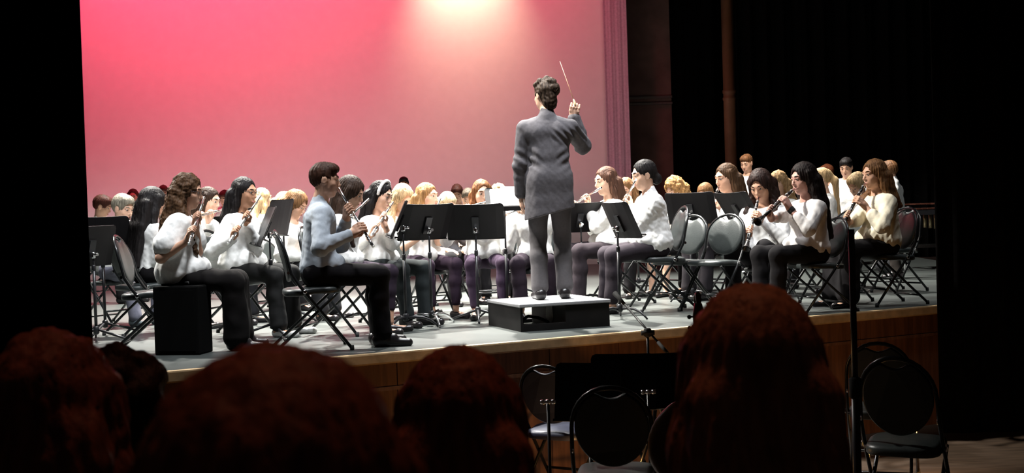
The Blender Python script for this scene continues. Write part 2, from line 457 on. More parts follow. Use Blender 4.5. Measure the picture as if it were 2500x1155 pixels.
def person(label, head, s, yaw, hair, top, bottom, shoes='flats', inst=None, lean=4.0, hd=(0, 0, 0), legyaw=0.0, stand=False, z0=0.0,
           skin_c=(0.62, 0.36, 0.25), h=0.008, fem=True, extras=(), arms=None, chair=True, who=None, spread=0.1, knee=0.0, group=None, seat_h=None,
           faceparts=True, build=1.0, foot_dy=0.0, chair_dz=0.0, gs=1.0, chair_back=0.05):
    """head = pixel of the head's centre, s = pixels per metre there, yaw = heading of the body in degrees (0 = right, 90 = away)"""
    seed = abs(hash(label)) % 1000 if False else sum(ord(c)*(i+1) for i, c in enumerate(label)) % 997
    W = v3(atd(head[0], head[1], F_PX/s))
    hz = (W[2]-z0)/gs
    yr = math.radians(yaw-90)
    Rw = np.array(Matrix.Rotation(yr, 3, 'Z'))
    lr = math.radians(lean)
    u = v3((0, math.sin(lr), math.cos(lr)))
    if stand:
        sc = hz/1.60
        zp = 0.90*sc
        ksp = (hz-zp-0.17*sc)/(0.50*math.cos(lr))
    else:
        ksp = (hz-0.17-0.555)/(0.48*math.cos(lr)); ksp = min(max(ksp, 0.86), 1.06)
        zp = hz-0.17-0.48*ksp*math.cos(lr)
        sc = 0.5+0.5*ksp
    sp = (0.50*ksp if stand else 0.48*ksp)
    P = v3((0, 0, zp))
    N = P + u*sp
    Hd = N + v3((0, 0.035+0.10*math.sin(lr), 0.17*(sc if stand else 1)))
    R = rot_xyz(*hd)
    Hd = Hd + R@v3((0, 0.012, 0)) - v3((0, 0.012, 0))
    root = W[:2] - gs*(Rw[:2, :2]@Hd[:2])
    loc = Vector((root[0], root[1], z0))
    def to_local(w):  return Rw.T@(v3(w)-v3(loc))/gs
    spine = lambda t: P + u*(sp*t)
    shw = (0.168 if fem else 0.188)*sc*build
    shz = spine(0.845)
    S = {1: shz+v3((shw, 0, 0)), -1: shz-v3((shw, 0, 0))}
    # ---------------- legs
    Rl = np.array(Matrix.Rotation(math.radians(legyaw), 3, 'Z'))
    lt, ls = 0.43*sc, 0.43*sc
    Hip, Kn, An, Toe = {}, {}, {}, {}
    for sd in (1, -1):
        hp = P + Rl@v3((0.088*sd*sc*build, 0.0, -0.02)); Hip[sd] = hp
        if stand:
            an = P + Rl@v3((0.10*sd*sc, 0.02*sd, 0)); an[2] = 0.085
            kn, an = ik(hp, an, (hp[2]-0.085)*0.5+0.01, (hp[2]-0.085)*0.5+0.01, hp+v3((0.02*sd, 1, -0.5)))
        else:
            an = P + Rl@v3(((0.085+spread*0.35)*sd, 0.44*sc+foot_dy, 0)); an[2] = 0.085
            kn, an = ik(hp, an, lt, ls, P+Rl@v3(((0.09+spread)*sd, 0.6, 0.32+knee)))
            an[2] = max(an[2], 0.075)
        Kn[sd], An[sd] = kn, an
        Toe[sd] = an + Rl@v3((0.03*sd, 0.15*sc, 0)); Toe[sd][2] = 0.025
    # ---------------- arms
    mouth = Hd + R@v3((0, 0.106, -0.064))
    grips = {}; insts = None
    la, lf = 0.285*sc, 0.245*sc
    if inst:
        kind, (ex, ey), sgn = inst[:3]
        Lv = {'flute': 0.58, 'clarinet': 0.62}[kind]
        Mw = gs*(Rw@mouth)+v3(loc)
        # direction towards the seen end: lateral and vertical parts from the photo, depth from the true length
        E2 = v3(atd(ex, ey, Mw[1])); dd = E2-Mw; lat = math.hypot(dd[0], dd[2])
        dep = math.sqrt(max(Lv*Lv-lat*lat, 0.0))*sgn
        E2 = v3(atd(ex, ey, Mw[1]+dep)); dw = unit(E2-Mw)
        dl = unit(Rw.T@dw)
        m0 = mouth + R@v3((0, 0.012, 0.0)) if kind == 'flute' else mouth - dl*0.015
        insts = (kind, m0, dl)
        if kind == 'flute': g = {-1: m0+dl*0.19/gs-v3((0, 0, 0.002)), 1: m0+dl*0.40/gs}
        else: g = {-1: m0+dl*0.24/gs, 1: m0+dl*0.43/gs}
        for sd in (1, -1):
            tow = (S[sd]+v3((0.12*sd, 0.0, -0.28)))-g[sd]
            tow = unit(tow-dl*(tow@dl))
            grips[sd] = ('grip', g[sd]+tow*0.095*sc, g[sd], dl)
    elif arms is None and not stand:
        for sd in (1, -1):
            t = Kn[sd]*0.62+Hip[sd]*0.38+v3((0, 0, 0.10)); grips[sd] = ('rest', t, v3((-0.4*sd, 1, -0.15)), v3((0, 0, -1)))
    elif arms is None:
        for sd in (1, -1):
            grips[sd] = ('rest', S[sd]+v3((0.05*sd, 0.30, -0.30)), v3((-0.5*sd, 1, -0.1)), v3((0, 0, -1)))
    if arms: grips.update({k: tuple(v) for k, v in arms(S, sc, to_local).items()})
    El, Wr = {}, {}
    for sd in (1, -1):
        pole = grips[sd][4] if len(grips[sd]) > 4 else S[sd]+v3((0.30*sd, -0.02, -0.42))
        El[sd], Wr[sd] = ik(S[sd], grips[sd][1], la, lf, pole)
    # ---------------- body: one continuous surface
    b = build
    B = [cap(P+v3((-0.065*b, 0, 0)), P+v3((0.065*b, 0, 0)), 0.092*sc*b, k=0.03)]
    for sx in (-1, 1):
        B += [cap(P+v3((0.055*sx*b, 0, 0.03)), spine(0.42)+v3((0.045*sx*b, 0, 0)), 0.085*sc*b, 0.076*sc*b, 0.04),
              cap(spine(0.42)+v3((0.045*sx*b, 0, 0)), spine(0.74)+v3((0.065*sx*b, 0.005, 0)), 0.076*sc*b, 0.086*sc*b, 0.04)]
        if fem and h < 0.011: B.append(ell(spine(0.66)+v3((0.062*sx, 0.075, 0)), (0.055, 0.05, 0.055), None, 0.04))
    B += [cap(N-v3((0, 0, 0.035)), S[1]-v3((0.03, 0, 0.004)), 0.046*sc, 0.046*sc, k=0.04), cap(N-v3((0, 0, 0.035)), S[-1]+v3((0.03, 0, -0.004)), 0.046*sc, 0.046*sc, k=0.04), cap(S[-1]+v3((0.05, 0, -0.05)), S[1]-v3((0.05, 0, 0.05)), 0.062*sc, k=0.05),
          cap(spine(0.88), N+v3((0, 0.004, 0.03)), 0.062*sc, 0.046*sc, 0.05), cap(N+v3((0, 0.004, 0)), Hd+R@v3((0, -0.012, -0.06)), 0.047 if fem else 0.053, 0.050, 0.03)]
    nhead0 = len(B)
    B += head_prims(Hd, R, fem)
    for sd in (1, -1):
        B += [cap(S[sd]-v3((0.01*sd, 0, 0.004)), El[sd], 0.050*sc*b, 0.038*sc*b, 0.04), cap(El[sd], Wr[sd], 0.038*sc*b, 0.025*sc, 0.02)]
        gk = grips[sd]
        if gk[0] == 'grip': B += hand_grip(sd, Wr[sd], gk[2], gk[3], 0.96 if fem else 1.04)
        else: B += hand_relaxed(sd, Wr[sd], gk[2], gk[3], 0.96 if fem else 1.04, 0.35)
        B += [cap(Hip[sd], Kn[sd], 0.074*sc*b, 0.050*sc, 0.05), cap(Kn[sd], Kn[sd]*0.6+An[sd]*0.4+Rl@v3((0, -0.012, 0)), 0.050*sc, 0.049*sc, 0.03),
              cap(Kn[sd]*0.6+An[sd]*0.4+Rl@v3((0, -0.012, 0)), An[sd], 0.049*sc, 0.031*sc, 0.03),
              cap(An[sd]-v3((0, 0, 0.03))+Rl@v3((0, -0.03, -0.018)), Toe[sd], 0.030, 0.020, 0.02)]
    body = implicit('person', B, h, skin(skin_c))
    body.location = loc; body.rotation_euler = (0, 0, yr); body.scale = (gs, gs, gs)
    tag(body, label, 'person', group)
    # ---------------- shirt
    c_top = top.get('col', (0.80, 0.80, 0.78)); lo_ = top.get('loose', 0.016); sl = top.get('sleeve', 'long')
    T = []
    hemr = top.get('flare', 0.0)
    for sx in (-1, 1):
        T += [cap(P+v3((0.060*sx*b, 0.0, 0.03)), spine(0.42)+v3((0.052*sx*b, 0.004, 0)), (0.094+hemr)*sc*b+lo_, (0.080+hemr*0.4)*sc*b+lo_, 0.05),
              cap(spine(0.42)+v3((0.052*sx*b, 0.004, 0)), spine(0.76)+v3((0.070*sx*b, 0.006, 0)), (0.080+hemr*0.4)*sc*b+lo_, 0.090*sc*b+lo_, 0.05)]
        if fem: T.append(ell(spine(0.65)+v3((0.062*sx, 0.078, 0)), (0.064, 0.056+lo_*0.3, 0.064), None, 0.05))
        if not stand and top.get('lap', True): T.append(cap(P+v3((0.07*sx*b, 0.03, 0.035)), P+v3((0.075*sx*b, 0.11+hemr, 0.045)), 0.085*sc+lo_*0.5, 0.075*sc+lo_*0.5, 0.04))
    T += [cap(N-v3((0, 0, 0.035)), S[sd]-v3((0.022*sd, 0, 0.004)), 0.050*sc+lo_*0.3, 0.052*sc+lo_*0.35, k=0.04) for sd in (1, -1)] + [cap(S[-1]+v3((0.05, 0, -0.05)), S[1]-v3((0.05, 0, 0.05)), 0.068*sc+lo_*0.4, k=0.05)]
    T.append(cap(spine(0.9), N+v3((0, 0, -0.005)), 0.075*sc, 0.056, 0.04))
    for sd in (1, -1):
        S2 = S[sd]-v3((0.012*sd, 0, 0.006)); d1 = El[sd]-S2; d2 = Wr[sd]-El[sd]
        puff = top.get('puff', 0.0)
        if sl == 'short':
            T.append(cap(S2, S2+d1*0.62, 0.056*sc+lo_+puff*0.4, 0.055*sc+lo_*1.2+puff, 0.03))
        else:
            f2 = {'long': 0.93, '34': 0.55, 'roll': 0.30}[sl]
            T += [cap(S2, El[sd], 0.052*sc*b+lo_*0.7, 0.041*sc*b+lo_*0.9, 0.008 if stand else 0.022), cap(El[sd], El[sd]+d2*f2, 0.041*sc*b+lo_*0.9, 0.029*sc+lo_*(0.55 if sl == 'long' else 0.9), 0.02)]
    neck = N + v3((0, 0.030, 0.035))
    if top.get('collar'):
        T.append(cap(N+v3((0, -0.005, -0.01)), N+v3((0, 0.012, 0.045)), 0.066, 0.058, 0.02))
        T.append(dict(cap(N+v3((0, 0.03, 0.035)), N+v3((0, 0.04, 0.12)), 0.052, 0.075, 0.004), op='s'))
        T.append(dict(cap(N+v3((0, 0.075, 0.03)), N+v3((0, 0.13, 0.0)), 0.020, 0.03, 0.01), op='s'))
    else:
        T.append(dict(ell(neck, (0.088, 0.085, 0.062), None, 0.01), op='s'))
    hemz = top.get('hem')
    zcut = zp-0.055 if not stand else zp+(hemz if hemz is not None else -0.10)
    if stand and (hemz or 0) < -0.05:
        for sx in (-1, 1):
            T.insert(2, cap(P+v3((0.07*sx*b, 0, zcut-zp-0.05)), P+v3((0.062*sx*b, 0, 0.05)), 0.105*sc*b+lo_*1.3, 0.098*sc*b+lo_, 0.05))
    arm_lo = min(El[1][2], El[-1][2], Wr[1][2], Wr[-1][2])-0.1
    T.append(below(zcut, -0.21*b, 0.21*b, -0.25, 0.30, 0.006) if not top.get('tilt') else halfspace(P+v3((0, 0, zcut-zp)), top['tilt']))
    if top.get('vent'): T.append(dict(cap(P+v3((0.055, -0.165, 0.04)), P+v3((0.085, -0.165, -0.30)), 0.010, 0.016, 0.004), op='s'))
    if top.get('tilt'):                   # sleeves reach lower than the hem: put the arms back
        for sd in (1, -1):
            T.append(cap(El[sd], El[sd]+(Wr[sd]-El[sd])*0.93, 0.046*sc*b+lo_, 0.036*sc+lo_*0.7, 0.0))
    wr_a = top.get('wrinkle', 0.007)
    def tdisp(V, Nn):
        low = np.clip((spine(0.75)[2]-V[:, 2])/0.25, 0, 1)
        f = wr_a*(0.7*wavy(V*np.array([1, 1, 0.6]), 45, seed) + 0.5*wavy(V, 100, seed+5)) + low*wr_a*1.1*wavy(V*np.array([1, 1, 0.16]), 75, seed+11)
        if top.get('folds'):
            ax_ = np.abs(V[:, 0]); zz = V[:, 2]-zp
            f = f + 0.0045*np.sin(75*(zz-0.75*ax_))*np.clip(ax_/0.06-0.6, 0, 1)*np.exp(-((zz-0.20)/0.09)**2) + 0.0045*np.sin(90*(zz+1.0*V[:, 0]))*np.exp(-((zz-0.40)/0.07)**2)*np.clip(V[:, 0]/0.06, 0, 1)
            for sd in (1, -1):
                de = np.linalg.norm(V-El[sd], axis=1); f = f + 0.005*np.sin(110*de)*np.exp(-(de/0.10)**2)
            f = f - 0.004*np.exp(-(V[:, 0]/0.006)**2)*(V[:, 1] < 0)*np.clip(zz*8+1.5, 0, 1)*np.clip((0.46-zz)*12, 0, 1)
        return V + Nn*f[:, None]
    shirt = implicit(top.get('name', 'shirt'), T, h, top.get('mat') or cloth(c_top), body, tdisp)
    if top.get('part_label'): shirt['label'] = top['part_label']
    # ---------------- trousers / leggings / skirt
    kind_b = bottom.get('kind', 'trousers'); c_b = bottom.get('col', (0.022, 0.02, 0.024)); ex_ = {'trousers': 0.014, 'leggings': 0.006, 'skirt': 0.016, 'jeans': 0.012}[kind_b]
    Q = [cap(P+v3((-0.07*b, 0, -0.005)), P+v3((0.07*b, 0, -0.005)), 0.102*sc*b+ex_*0.4, k=0.03)]
    for sd in (1, -1):
        end = bottom.get('end', 0.95)
        A2 = Kn[sd]+(An[sd]-Kn[sd])*end
        Q += [cap(Hip[sd], Kn[sd], 0.080*sc*b+ex_, 0.054*sc+ex_, 0.05)]
        if kind_b == 'skirt' and bottom.get('len', 'long') == 'short': continue
        if kind_b != 'skirt':
            Cf = Kn[sd]*0.62+An[sd]*0.38+Rl@v3((0, -0.012, 0))
            fl = {'trousers': 0.024, 'jeans': 0.018, 'leggings': 0.004}[kind_b]
            Q += [cap(Kn[sd], Cf, 0.055*sc+ex_, 0.052*sc+ex_, 0.03), cap(Cf, A2, 0.052*sc+ex_, 0.032*sc+ex_+fl, 0.03)]
        else:
            Q += [cap(Kn[sd], A2, 0.066*sc+ex_, 0.085*sc+ex_, 0.05)]
    if kind_b == 'skirt':
        Km = (Kn[1]+Kn[-1])/2; Am = (An[1]+An[-1])/2; Am[2] = max(Am[2], 0.16)
        Q += [cap(P-v3((0, 0, 0.03)), Km, 0.085*sc, 0.075*sc, 0.06)]
        if bottom.get('len', 'long') == 'long': Q += [cap(Km, Am, 0.08*sc, 0.085*sc, 0.06)]
    def qdisp(V, Nn): return V + Nn*((0.002 if kind_b == 'leggings' else 0.0055)*wavy(V, 38, seed+9))[:, None]
    trs = implicit('skirt' if kind_b == 'skirt' else 'trousers', Q, h, cloth(c_b, 0.25), body, qdisp)
    # ---------------- shoes
    for sd in (1, -1):
        an, to = An[sd], Toe[sd]; fw = unit(np.append((to-an)[:2], 0))
        heel = an - fw*0.035; heel[2] = 0.030
        if shoes == 'none': break
        if shoes == 'boots':
            X = [cap(heel, to, 0.037, 0.032, 0.02), cap(heel+v3((0, 0, 0.02)), an+v3((0, 0, 0.09)), 0.046, 0.048, 0.02), below(0.002)]
        elif shoes == 'dress':
            X = [cap(heel+v3((0, 0, 0.008)), to+fw*0.03, 0.042, 0.030, 0.02), cap(heel+v3((0, 0, 0.02)), an+v3((0, 0, 0.005)), 0.044, 0.040, 0.02), cap(an-fw*0+v3((0, 0, -0.02)), (an+to)/2+v3((0, 0, 0.008)), 0.040, 0.032, 0.02), below(0.002)]
        elif shoes == 'heels':
            X = [cap(heel+v3((0, 0, 0.005)), to+fw*0.02, 0.034, 0.026, 0.02), cap(heel-fw*0.012, heel-fw*0.02-v3((0, 0, 0.02)), 0.016, 0.010, 0.01),
                 dict(cap(an+fw*0.01+v3((0, 0, 0.02)), to-fw*0.03+v3((0, 0, 0.035)), 0.036, 0.028, 0.006), op='s'), below(0.002)]
        else:
            X = [cap(heel+v3((0, 0, 0.002)), to+fw*0.015, 0.036, 0.030, 0.02),
                 dict(cap(an+fw*0.012+v3((0, 0, 0.015)), to-fw*0.035+v3((0, 0, 0.035)), 0.036, 0.030, 0.006), op='s'), below(0.002)]
        implicit('shoe', X, h*0.9, shoe_mats[shoes] if not bottom.get('shoe_col') else mat('leather', bottom['shoe_col'], 0.5), body)
    # ---------------- hair
    hk = hair['kind']; hc = hair.get('col', (0.02, 0.012, 0.008)); Hl = hair.get('len', 0.42)
    p = lambda x, y, z: Hd + R@v3((x, y, z))
    spy = lambda z: (P + u*((z-zp)/max(u[2], 0.2)))[1]
    th = hair.get('thick', 1.0)
    G = [ell(p(0, -0.016, 0.032), ((0.079 if hk == 'short' else 0.083)*th, 0.103*th, 0.099*th), R, 0.02)]
    long_ = hk in ('long', 'wavy', 'side')
    if hk == 'short':
        G += [ell(p(0, 0.045, 0.085), (0.062, 0.05, 0.042), R, 0.03)]
        G += [ell(p(0, 0.105, -0.022), (0.072, 0.075, 0.096), R, 0.012, 's'), ell(p(0, 0.035, -0.10), (0.13, 0.078, 0.098), R, 0.02, 's'), ell(p(0, -0.06, -0.150), (0.13, 0.13, 0.085), R, 0.02, 's')]
        for sx in (-1, 1): G.append(ell(p(sx*0.082, 0.0, -0.010), (0.022, 0.026, 0.034), R, 0.006, 's'))
    elif hk == 'curlytop':
        for i in range(26):
            rs = np.random.RandomState(i); d = unit(rs.normal(size=3)+v3((0, -0.25, 0.7)))
            G.append(ell(p(d[0]*0.080, -0.016+d[1]*0.098, 0.036+d[2]*0.092), (0.030,)*3, R, 0.012))
        G += [ell(p(0, 0.115, -0.040), (0.068, 0.075, 0.088), R, 0.008, 's'), ell(p(0, -0.055, -0.060), (0.062, 0.055, 0.075), R, 0.03), ell(p(0, 0.045, -0.11), (0.13, 0.080, 0.092), R, 0.01, 's'), ell(p(0, -0.05, -0.210), (0.13, 0.13, 0.085), R, 0.01, 's')]
        for sx in (-1, 1): G.append(ell(p(sx*0.090, 0.006, -0.012), (0.022, 0.026, 0.034), R, 0.006, 's'))
    else:
        sub = [ell(p(0, 0.112, -0.020), (0.061, 0.086, 0.110), R, 0.012, 's')]
        if hk in ('bun', 'pony', 'band'):
            G += sub + [ell(p(0, 0.03, -0.12), (0.14, 0.10, 0.085), R, 0.01, 's'), ell(p(0, -0.05, -0.17), (0.13, 0.13, 0.085), R, 0.01, 's')]
            if hk == 'bun': G += [ell(p(0, -0.10, -0.055), (0.058, 0.045, 0.048), R, 0.03)]
            else:
                e = p(0, -0.145, -0.05); z_end = Hd[2]-Hl
                G += [cap(p(0, -0.095, 0.045), e, 0.036, 0.038, 0.03), cap(e, v3((0, min(e[1]+0.01, spy(z_end)-0.135), z_end)), 0.038, 0.016, 0.03)]
        else:
            G += [ell(p(0, -0.045, -0.06), (0.082*th, 0.072*th, 0.085), R, 0.03)]
            for sx in (-1, 1):
                G.append(cap(p(sx*0.070*th, 0.004, 0.045), p(sx*0.082*th, -0.018, -0.095), 0.022*th, 0.026*th, 0.025))
            if Hl > 0.25 and not hair.get('tuck'):
                for sx in (-1, 1): G.append(cap(p(sx*0.080*th, -0.022, -0.090), v3((sx*0.098*th, min(p(0, -0.05, -0.09)[1], spy(N[2])-0.015), N[2]-0.035)), 0.027*th, 0.030*th, 0.03))
            G += sub
            zs = N[2]+0.0; z_end = Hd[2]-Hl
            def back_y(z): return spy(z)-(0.105+0.03*th) if z < N[2] else None
            for x in ((-0.065, -0.025, 0.025, 0.065) if Hl > 0.2 else ()):
                a0 = p(x, -0.085, -0.02); a1 = v3((x*1.1+Hd[0]*0, min(a0[1], spy(N[2])-0.10), N[2]-0.03))
                G.append(cap(a0, a1, 0.040*th, 0.036*th, 0.03))
                if z_end < N[2]-0.04:
                    G.append(cap(a1, v3((x*1.35, spy(z_end)-0.14, z_end + 0.03*abs(x)/0.06)), 0.036*th, 0.020*th, 0.03))
            fr = hair.get('front', 0)
            for sx in ((-1, 1) if fr == 2 else (hair.get('fside', 1),) if fr == 1 else ()):
                a0 = p(sx*0.080*th, -0.02, -0.09); a1 = v3((sx*0.115, spy(N[2]-0.05)+0.045, N[2]-0.06)); fz = hair.get('flen', 0.40)
                a2 = v3((sx*0.105, spy(Hd[2]-fz)+0.135, Hd[2]-fz))
                G += [cap(a0, a1, 0.030*th, 0.034*th, 0.03), cap(a1, a2, 0.034*th, 0.018, 0.03)]
            if hk == 'side':
                a0 = p(0.06, -0.06, -0.08); sd = hair.get('fside', 1)
                a1 = v3((sd*0.11, spy(N[2])+0.06, N[2]-0.05)); a2 = v3((sd*0.10, spy(N[2]-0.2)+0.13, N[2]-0.24))
                G += [cap(p(0.0, -0.08, -0.07), p(sd*0.06, -0.05, -0.11), 0.05, 0.045, 0.03), cap(p(sd*0.06, -0.05, -0.11), a1, 0.045, 0.048, 0.03), cap(a1, a2, 0.048, 0.02, 0.03)]
    cu = {'wavy': 0.010, 'curlytop': 0.006, 'short': 0.0025}.get(hk, 0.002)
    cu = hair.get('curl', cu)
    implicit('hair', G, h*0.9 if h < 0.01 else h, hair.get('mat') or hairm(hc), body, hair_disp(Hd, R, 0.0022, cu, seed, 30 if long_ else 22))
    # ---------------- face
    HM = Matrix(R.tolist()).to_4x4(); HM.translation = Vector(Hd)
    if faceparts:
        fm = face_meshes()
        bm_ = hairm(tuple(c*0.8 for c in hc))
        for nm, me, mm in (('eye', fm['eye'][0], None), ('eye', fm['eye'][1], None), ('eyebrow', fm['brow'][0], bm_), ('eyebrow', fm['brow'][1], bm_), ('lips', fm['lip'], None)):
            o = bpy.data.objects.new(nm, me); COL.objects.link(o); o.parent = body; o.matrix_local = HM
            if mm:
                if not me.materials: me.materials.append(mm)
                o.material_slots[0].link = 'OBJECT'; o.material_slots[0].material = mm
    if 'glasses' in extras:
        g = MB()
        for sx in (-1, 1):
            g.tube([(sx*0.034+0.022*math.cos(a), 0.106-0.10*abs(0.022*math.cos(a)*sx+0.0), 0.010+0.017*math.sin(a)) for a in np.linspace(0, 2*math.pi, 17)[:-1]], 0.0018, 6, True)
            g.tube([(sx*0.056, 0.100, 0.014), (sx*0.076, 0.07, 0.014), (sx*0.079, 0.0, 0.012)], 0.0018, 6)
        g.tube([(-0.012, 0.108, 0.014), (0.012, 0.108, 0.014)], 0.0018, 6)
        o = g.build('glasses', M_BLACK_METAL, body); o.matrix_local = HM
    if 'headband' in extras:
        g = []
        for a in np.linspace(-100, 100, 15):
            ar = math.radians(a); g.append(p(0.089*math.sin(ar), 0.020, 0.032+0.106*math.cos(ar)))
        o = implicit('headband', [cap(x, y, 0.013, k=0.006) for x, y in zip(g, g[1:])], 0.006, cloth((0.85, 0.85, 0.84)), body); o['label'] = 'wide white headband'
    if 'necktie_strap' in extras:
        g = MB(); a = N+v3((0.05, 0.06, 0.0)); c = spine(0.6)+v3((0.03, 0.14, 0))
        g.tube([N+v3((0.055, -0.03, 0.03)), a, c, mouth+v3((0, 0.02, -0.25))], 0.004, 6); g.build('neck_strap', M_RUBBER, body)
    if 'wristband' in extras:
        w = Wr[-1]; d = unit(Wr[-1]-El[-1])
        implicit('bracelet', [cap(w-d*0.03, w-d*0.012, 0.031, k=0.0), ], 0.005, M_RUBBER, body)
    if 'belt' in extras:
        implicit('belt', [cap(P+v3((-0.07, 0, 0.085)), P+v3((0.07, 0, 0.085)), 0.113*sc, k=0.0), halfspace(P+v3((0, 0, 0.105)), (0, 0, 1)), halfspace(P+v3((0, 0, 0.065)), (0, 0, -1))], 0.008, M_SOLE, body)
    # ---------------- instrument
    if insts:
        kind, m0, dl = insts
        wm = Matrix.Translation(loc) @ Matrix.Rotation(yr, 4, 'Z')
        upv = v3((0, 0, 1)) if abs(dl[2]) < 0.95 else v3((0, 1, 0))
        fy = R@v3((0, 1, 0)) if kind == 'flute' else unit(m0-Hd+v3((0, 0.3, 0)))
        yv = unit(fy-dl*(fy@dl)); xv = np.cross(yv, dl)
        M = Matrix(np.stack([xv, yv, dl], 1).tolist()).to_4x4(); M.translation = Vector(m0)*gs
        (make_flute if kind == 'flute' else make_clarinet)(wm@M, who or label)
    # ---------------- chair
    if chair and not stand:
        cy = yaw+legyaw
        fx, fy_ = math.cos(math.radians(cy)), math.sin(math.radians(cy))
        sz = (zp-0.098*sc*build-0.005+chair_dz)*gs
        place_chair(loc.x-fx*chair_back, loc.y-fy_*chair_back, cy, sz/0.45, f'black padded folding chair under the {who}', 'folding chairs of the players')
    return body

shoe_mats = {'flats': M_SOLE, 'dress': M_SOLE, 'boots': M_SOLE, 'heels': M_SOLE}

# ------------------------------------------------------------------ copies
def copy_tree(o, parent=None):
    c = o.copy(); COL.objects.link(c)
    if parent is not None: c.parent = parent
    for ch in list(o.children): copy_tree(ch, c)
    return c

# ------------------------------------------------------------------ instruments (axis along +Z from the mouth)
FL = {}
def make_flute(M, who):
    lab = f'silver flute held by the {who}'
    if 'o' in FL:
        r = copy_tree(FL['o'])
    else:
        r = thing('flute', lab, 'flute'); FL['o'] = r
        b = MB(); b.tube([(0, 0, -0.085), (0, 0, 0.135)], 0.0095, 12); b.lathe([(0.0095, -0.095), (0.0105, -0.09), (0.0105, -0.082), (0.0095, -0.08)]); b.lathe([(0.0095, 0.120), (0.0112, 0.123), (0.0112, 0.145), (0.0095, 0.148)]); b.build('head_joint', M_SILVER, r)
        b = MB(); b.prism([(0.012*math.cos(t)*0.9, 0.022*math.sin(t)) for t in np.linspace(0, 6.283, 17)[:-1]], 0.008, 0.0115, M=Matrix.Rotation(math.radians(90), 4, 'Y') @ Matrix.Rotation(math.radians(90), 4, 'Z')); b.build('lip_plate', M_SILVER, r)
        b = MB(); b.tube([(0, 0, 0.135), (0, 0, 0.48)], 0.0092, 12); b.build('body_joint', M_SILVER, r)
        b = MB(); b.tube([(0, 0, 0.48), (0, 0, 0.585)], 0.0092, 12); b.lathe([(0.0092, 0.478), (0.0112, 0.48), (0.0112, 0.497), (0.0092, 0.50)]); b.lathe([(0.0092, 0.578), (0.0105, 0.58), (0.0105, 0.586), (0.009, 0.587)]); b.build('foot_joint', M_SILVER, r)
        b = MB()
        for i in range(15):
            z = 0.165+i*0.0275
            b.lathe([(0.0085, 0), (0.0085, 0.004), (0.006, 0.0055)], Matrix.Translation((0, 0.0, z)) @ Matrix.Rotation(math.radians(90 if i % 5 else 150), 4, 'Y') @ Matrix.Translation((0, 0, 0.0095)), 12)
        b.tube([(0.006, 0.011, 0.155), (0.006, 0.011, 0.575)], 0.0022, 6)
        b.build('keywork', M_CHROME, r)
    r.matrix_world = M; tag(r, lab, 'flute', 'flutes being played')
    return r
CLR = {}
def make_clarinet(M, who):
    lab = f'black clarinet held by the {who}'
    if 'o' in CLR: r = copy_tree(CLR['o'])
    else:
        r = thing('clarinet', lab, 'clarinet'); CLR['o'] = r
        b = MB(); b.lathe([(0.004, 0), (0.008, 0.02), (0.012, 0.06), (0.0125, 0.085)]); b.build('mouthpiece', M_EBONY, r)
        b = MB(); b.lathe([(0.0105, 0.022), (0.0142, 0.055), (0.0142, 0.06), (0.0105, 0.06)]); b.build('ligature', M_SILVER, r)
        b = MB(); b.lathe([(0.0145, 0.085), (0.0165, 0.10), (0.0165, 0.125), (0.0145, 0.145)]); b.build('barrel', M_EBONY, r)
        b = MB(); b.lathe([(0.0135, 0.145), (0.0138, 0.35), (0.0150, 0.36), (0.0150, 0.38), (0.0140, 0.39), (0.0150, 0.56)]); b.build('body_joint', M_EBONY, r)
        b = MB(); b.lathe([(0.0155, 0.56), (0.018, 0.58), (0.024, 0.62), (0.036, 0.655), (0.039, 0.66), (0.034, 0.659), (0.02, 0.62)]); b.build('bell', M_EBONY, r)
        b = MB()
        for z in (0.145, 0.365, 0.56): b.lathe([(0.0140, z-0.004), (0.0172, z-0.003), (0.0172, z+0.004), (0.0140, z+0.005)])
        for i in range(9):
            z = 0.18+i*0.042
            b.lathe([(0.0070, 0), (0.0070, 0.003), (0.005, 0.004)], Matrix.Translation((0, 0, z)) @ Matrix.Rotation(math.radians(90), 4, 'X') @ Matrix.Rotation(math.radians(-180 + 25*(i % 3)), 4, 'X') @ Matrix.Translation((0, 0, 0.0145)), 10)
        b.tube([(0.010, 0.013, 0.17), (0.010, 0.013, 0.34)], 0.0022, 6); b.tube([(0.010, 0.013, 0.39), (0.010, 0.013, 0.55)], 0.0022, 6); b.tube([(-0.012, 0.012, 0.40), (-0.012, 0.012, 0.54)], 0.0025, 6)
        b.build('keywork', M_CHROME, r)
    r.matrix_world = M; tag(r, lab, 'clarinet', 'clarinets being played')
    return r
CH = {}
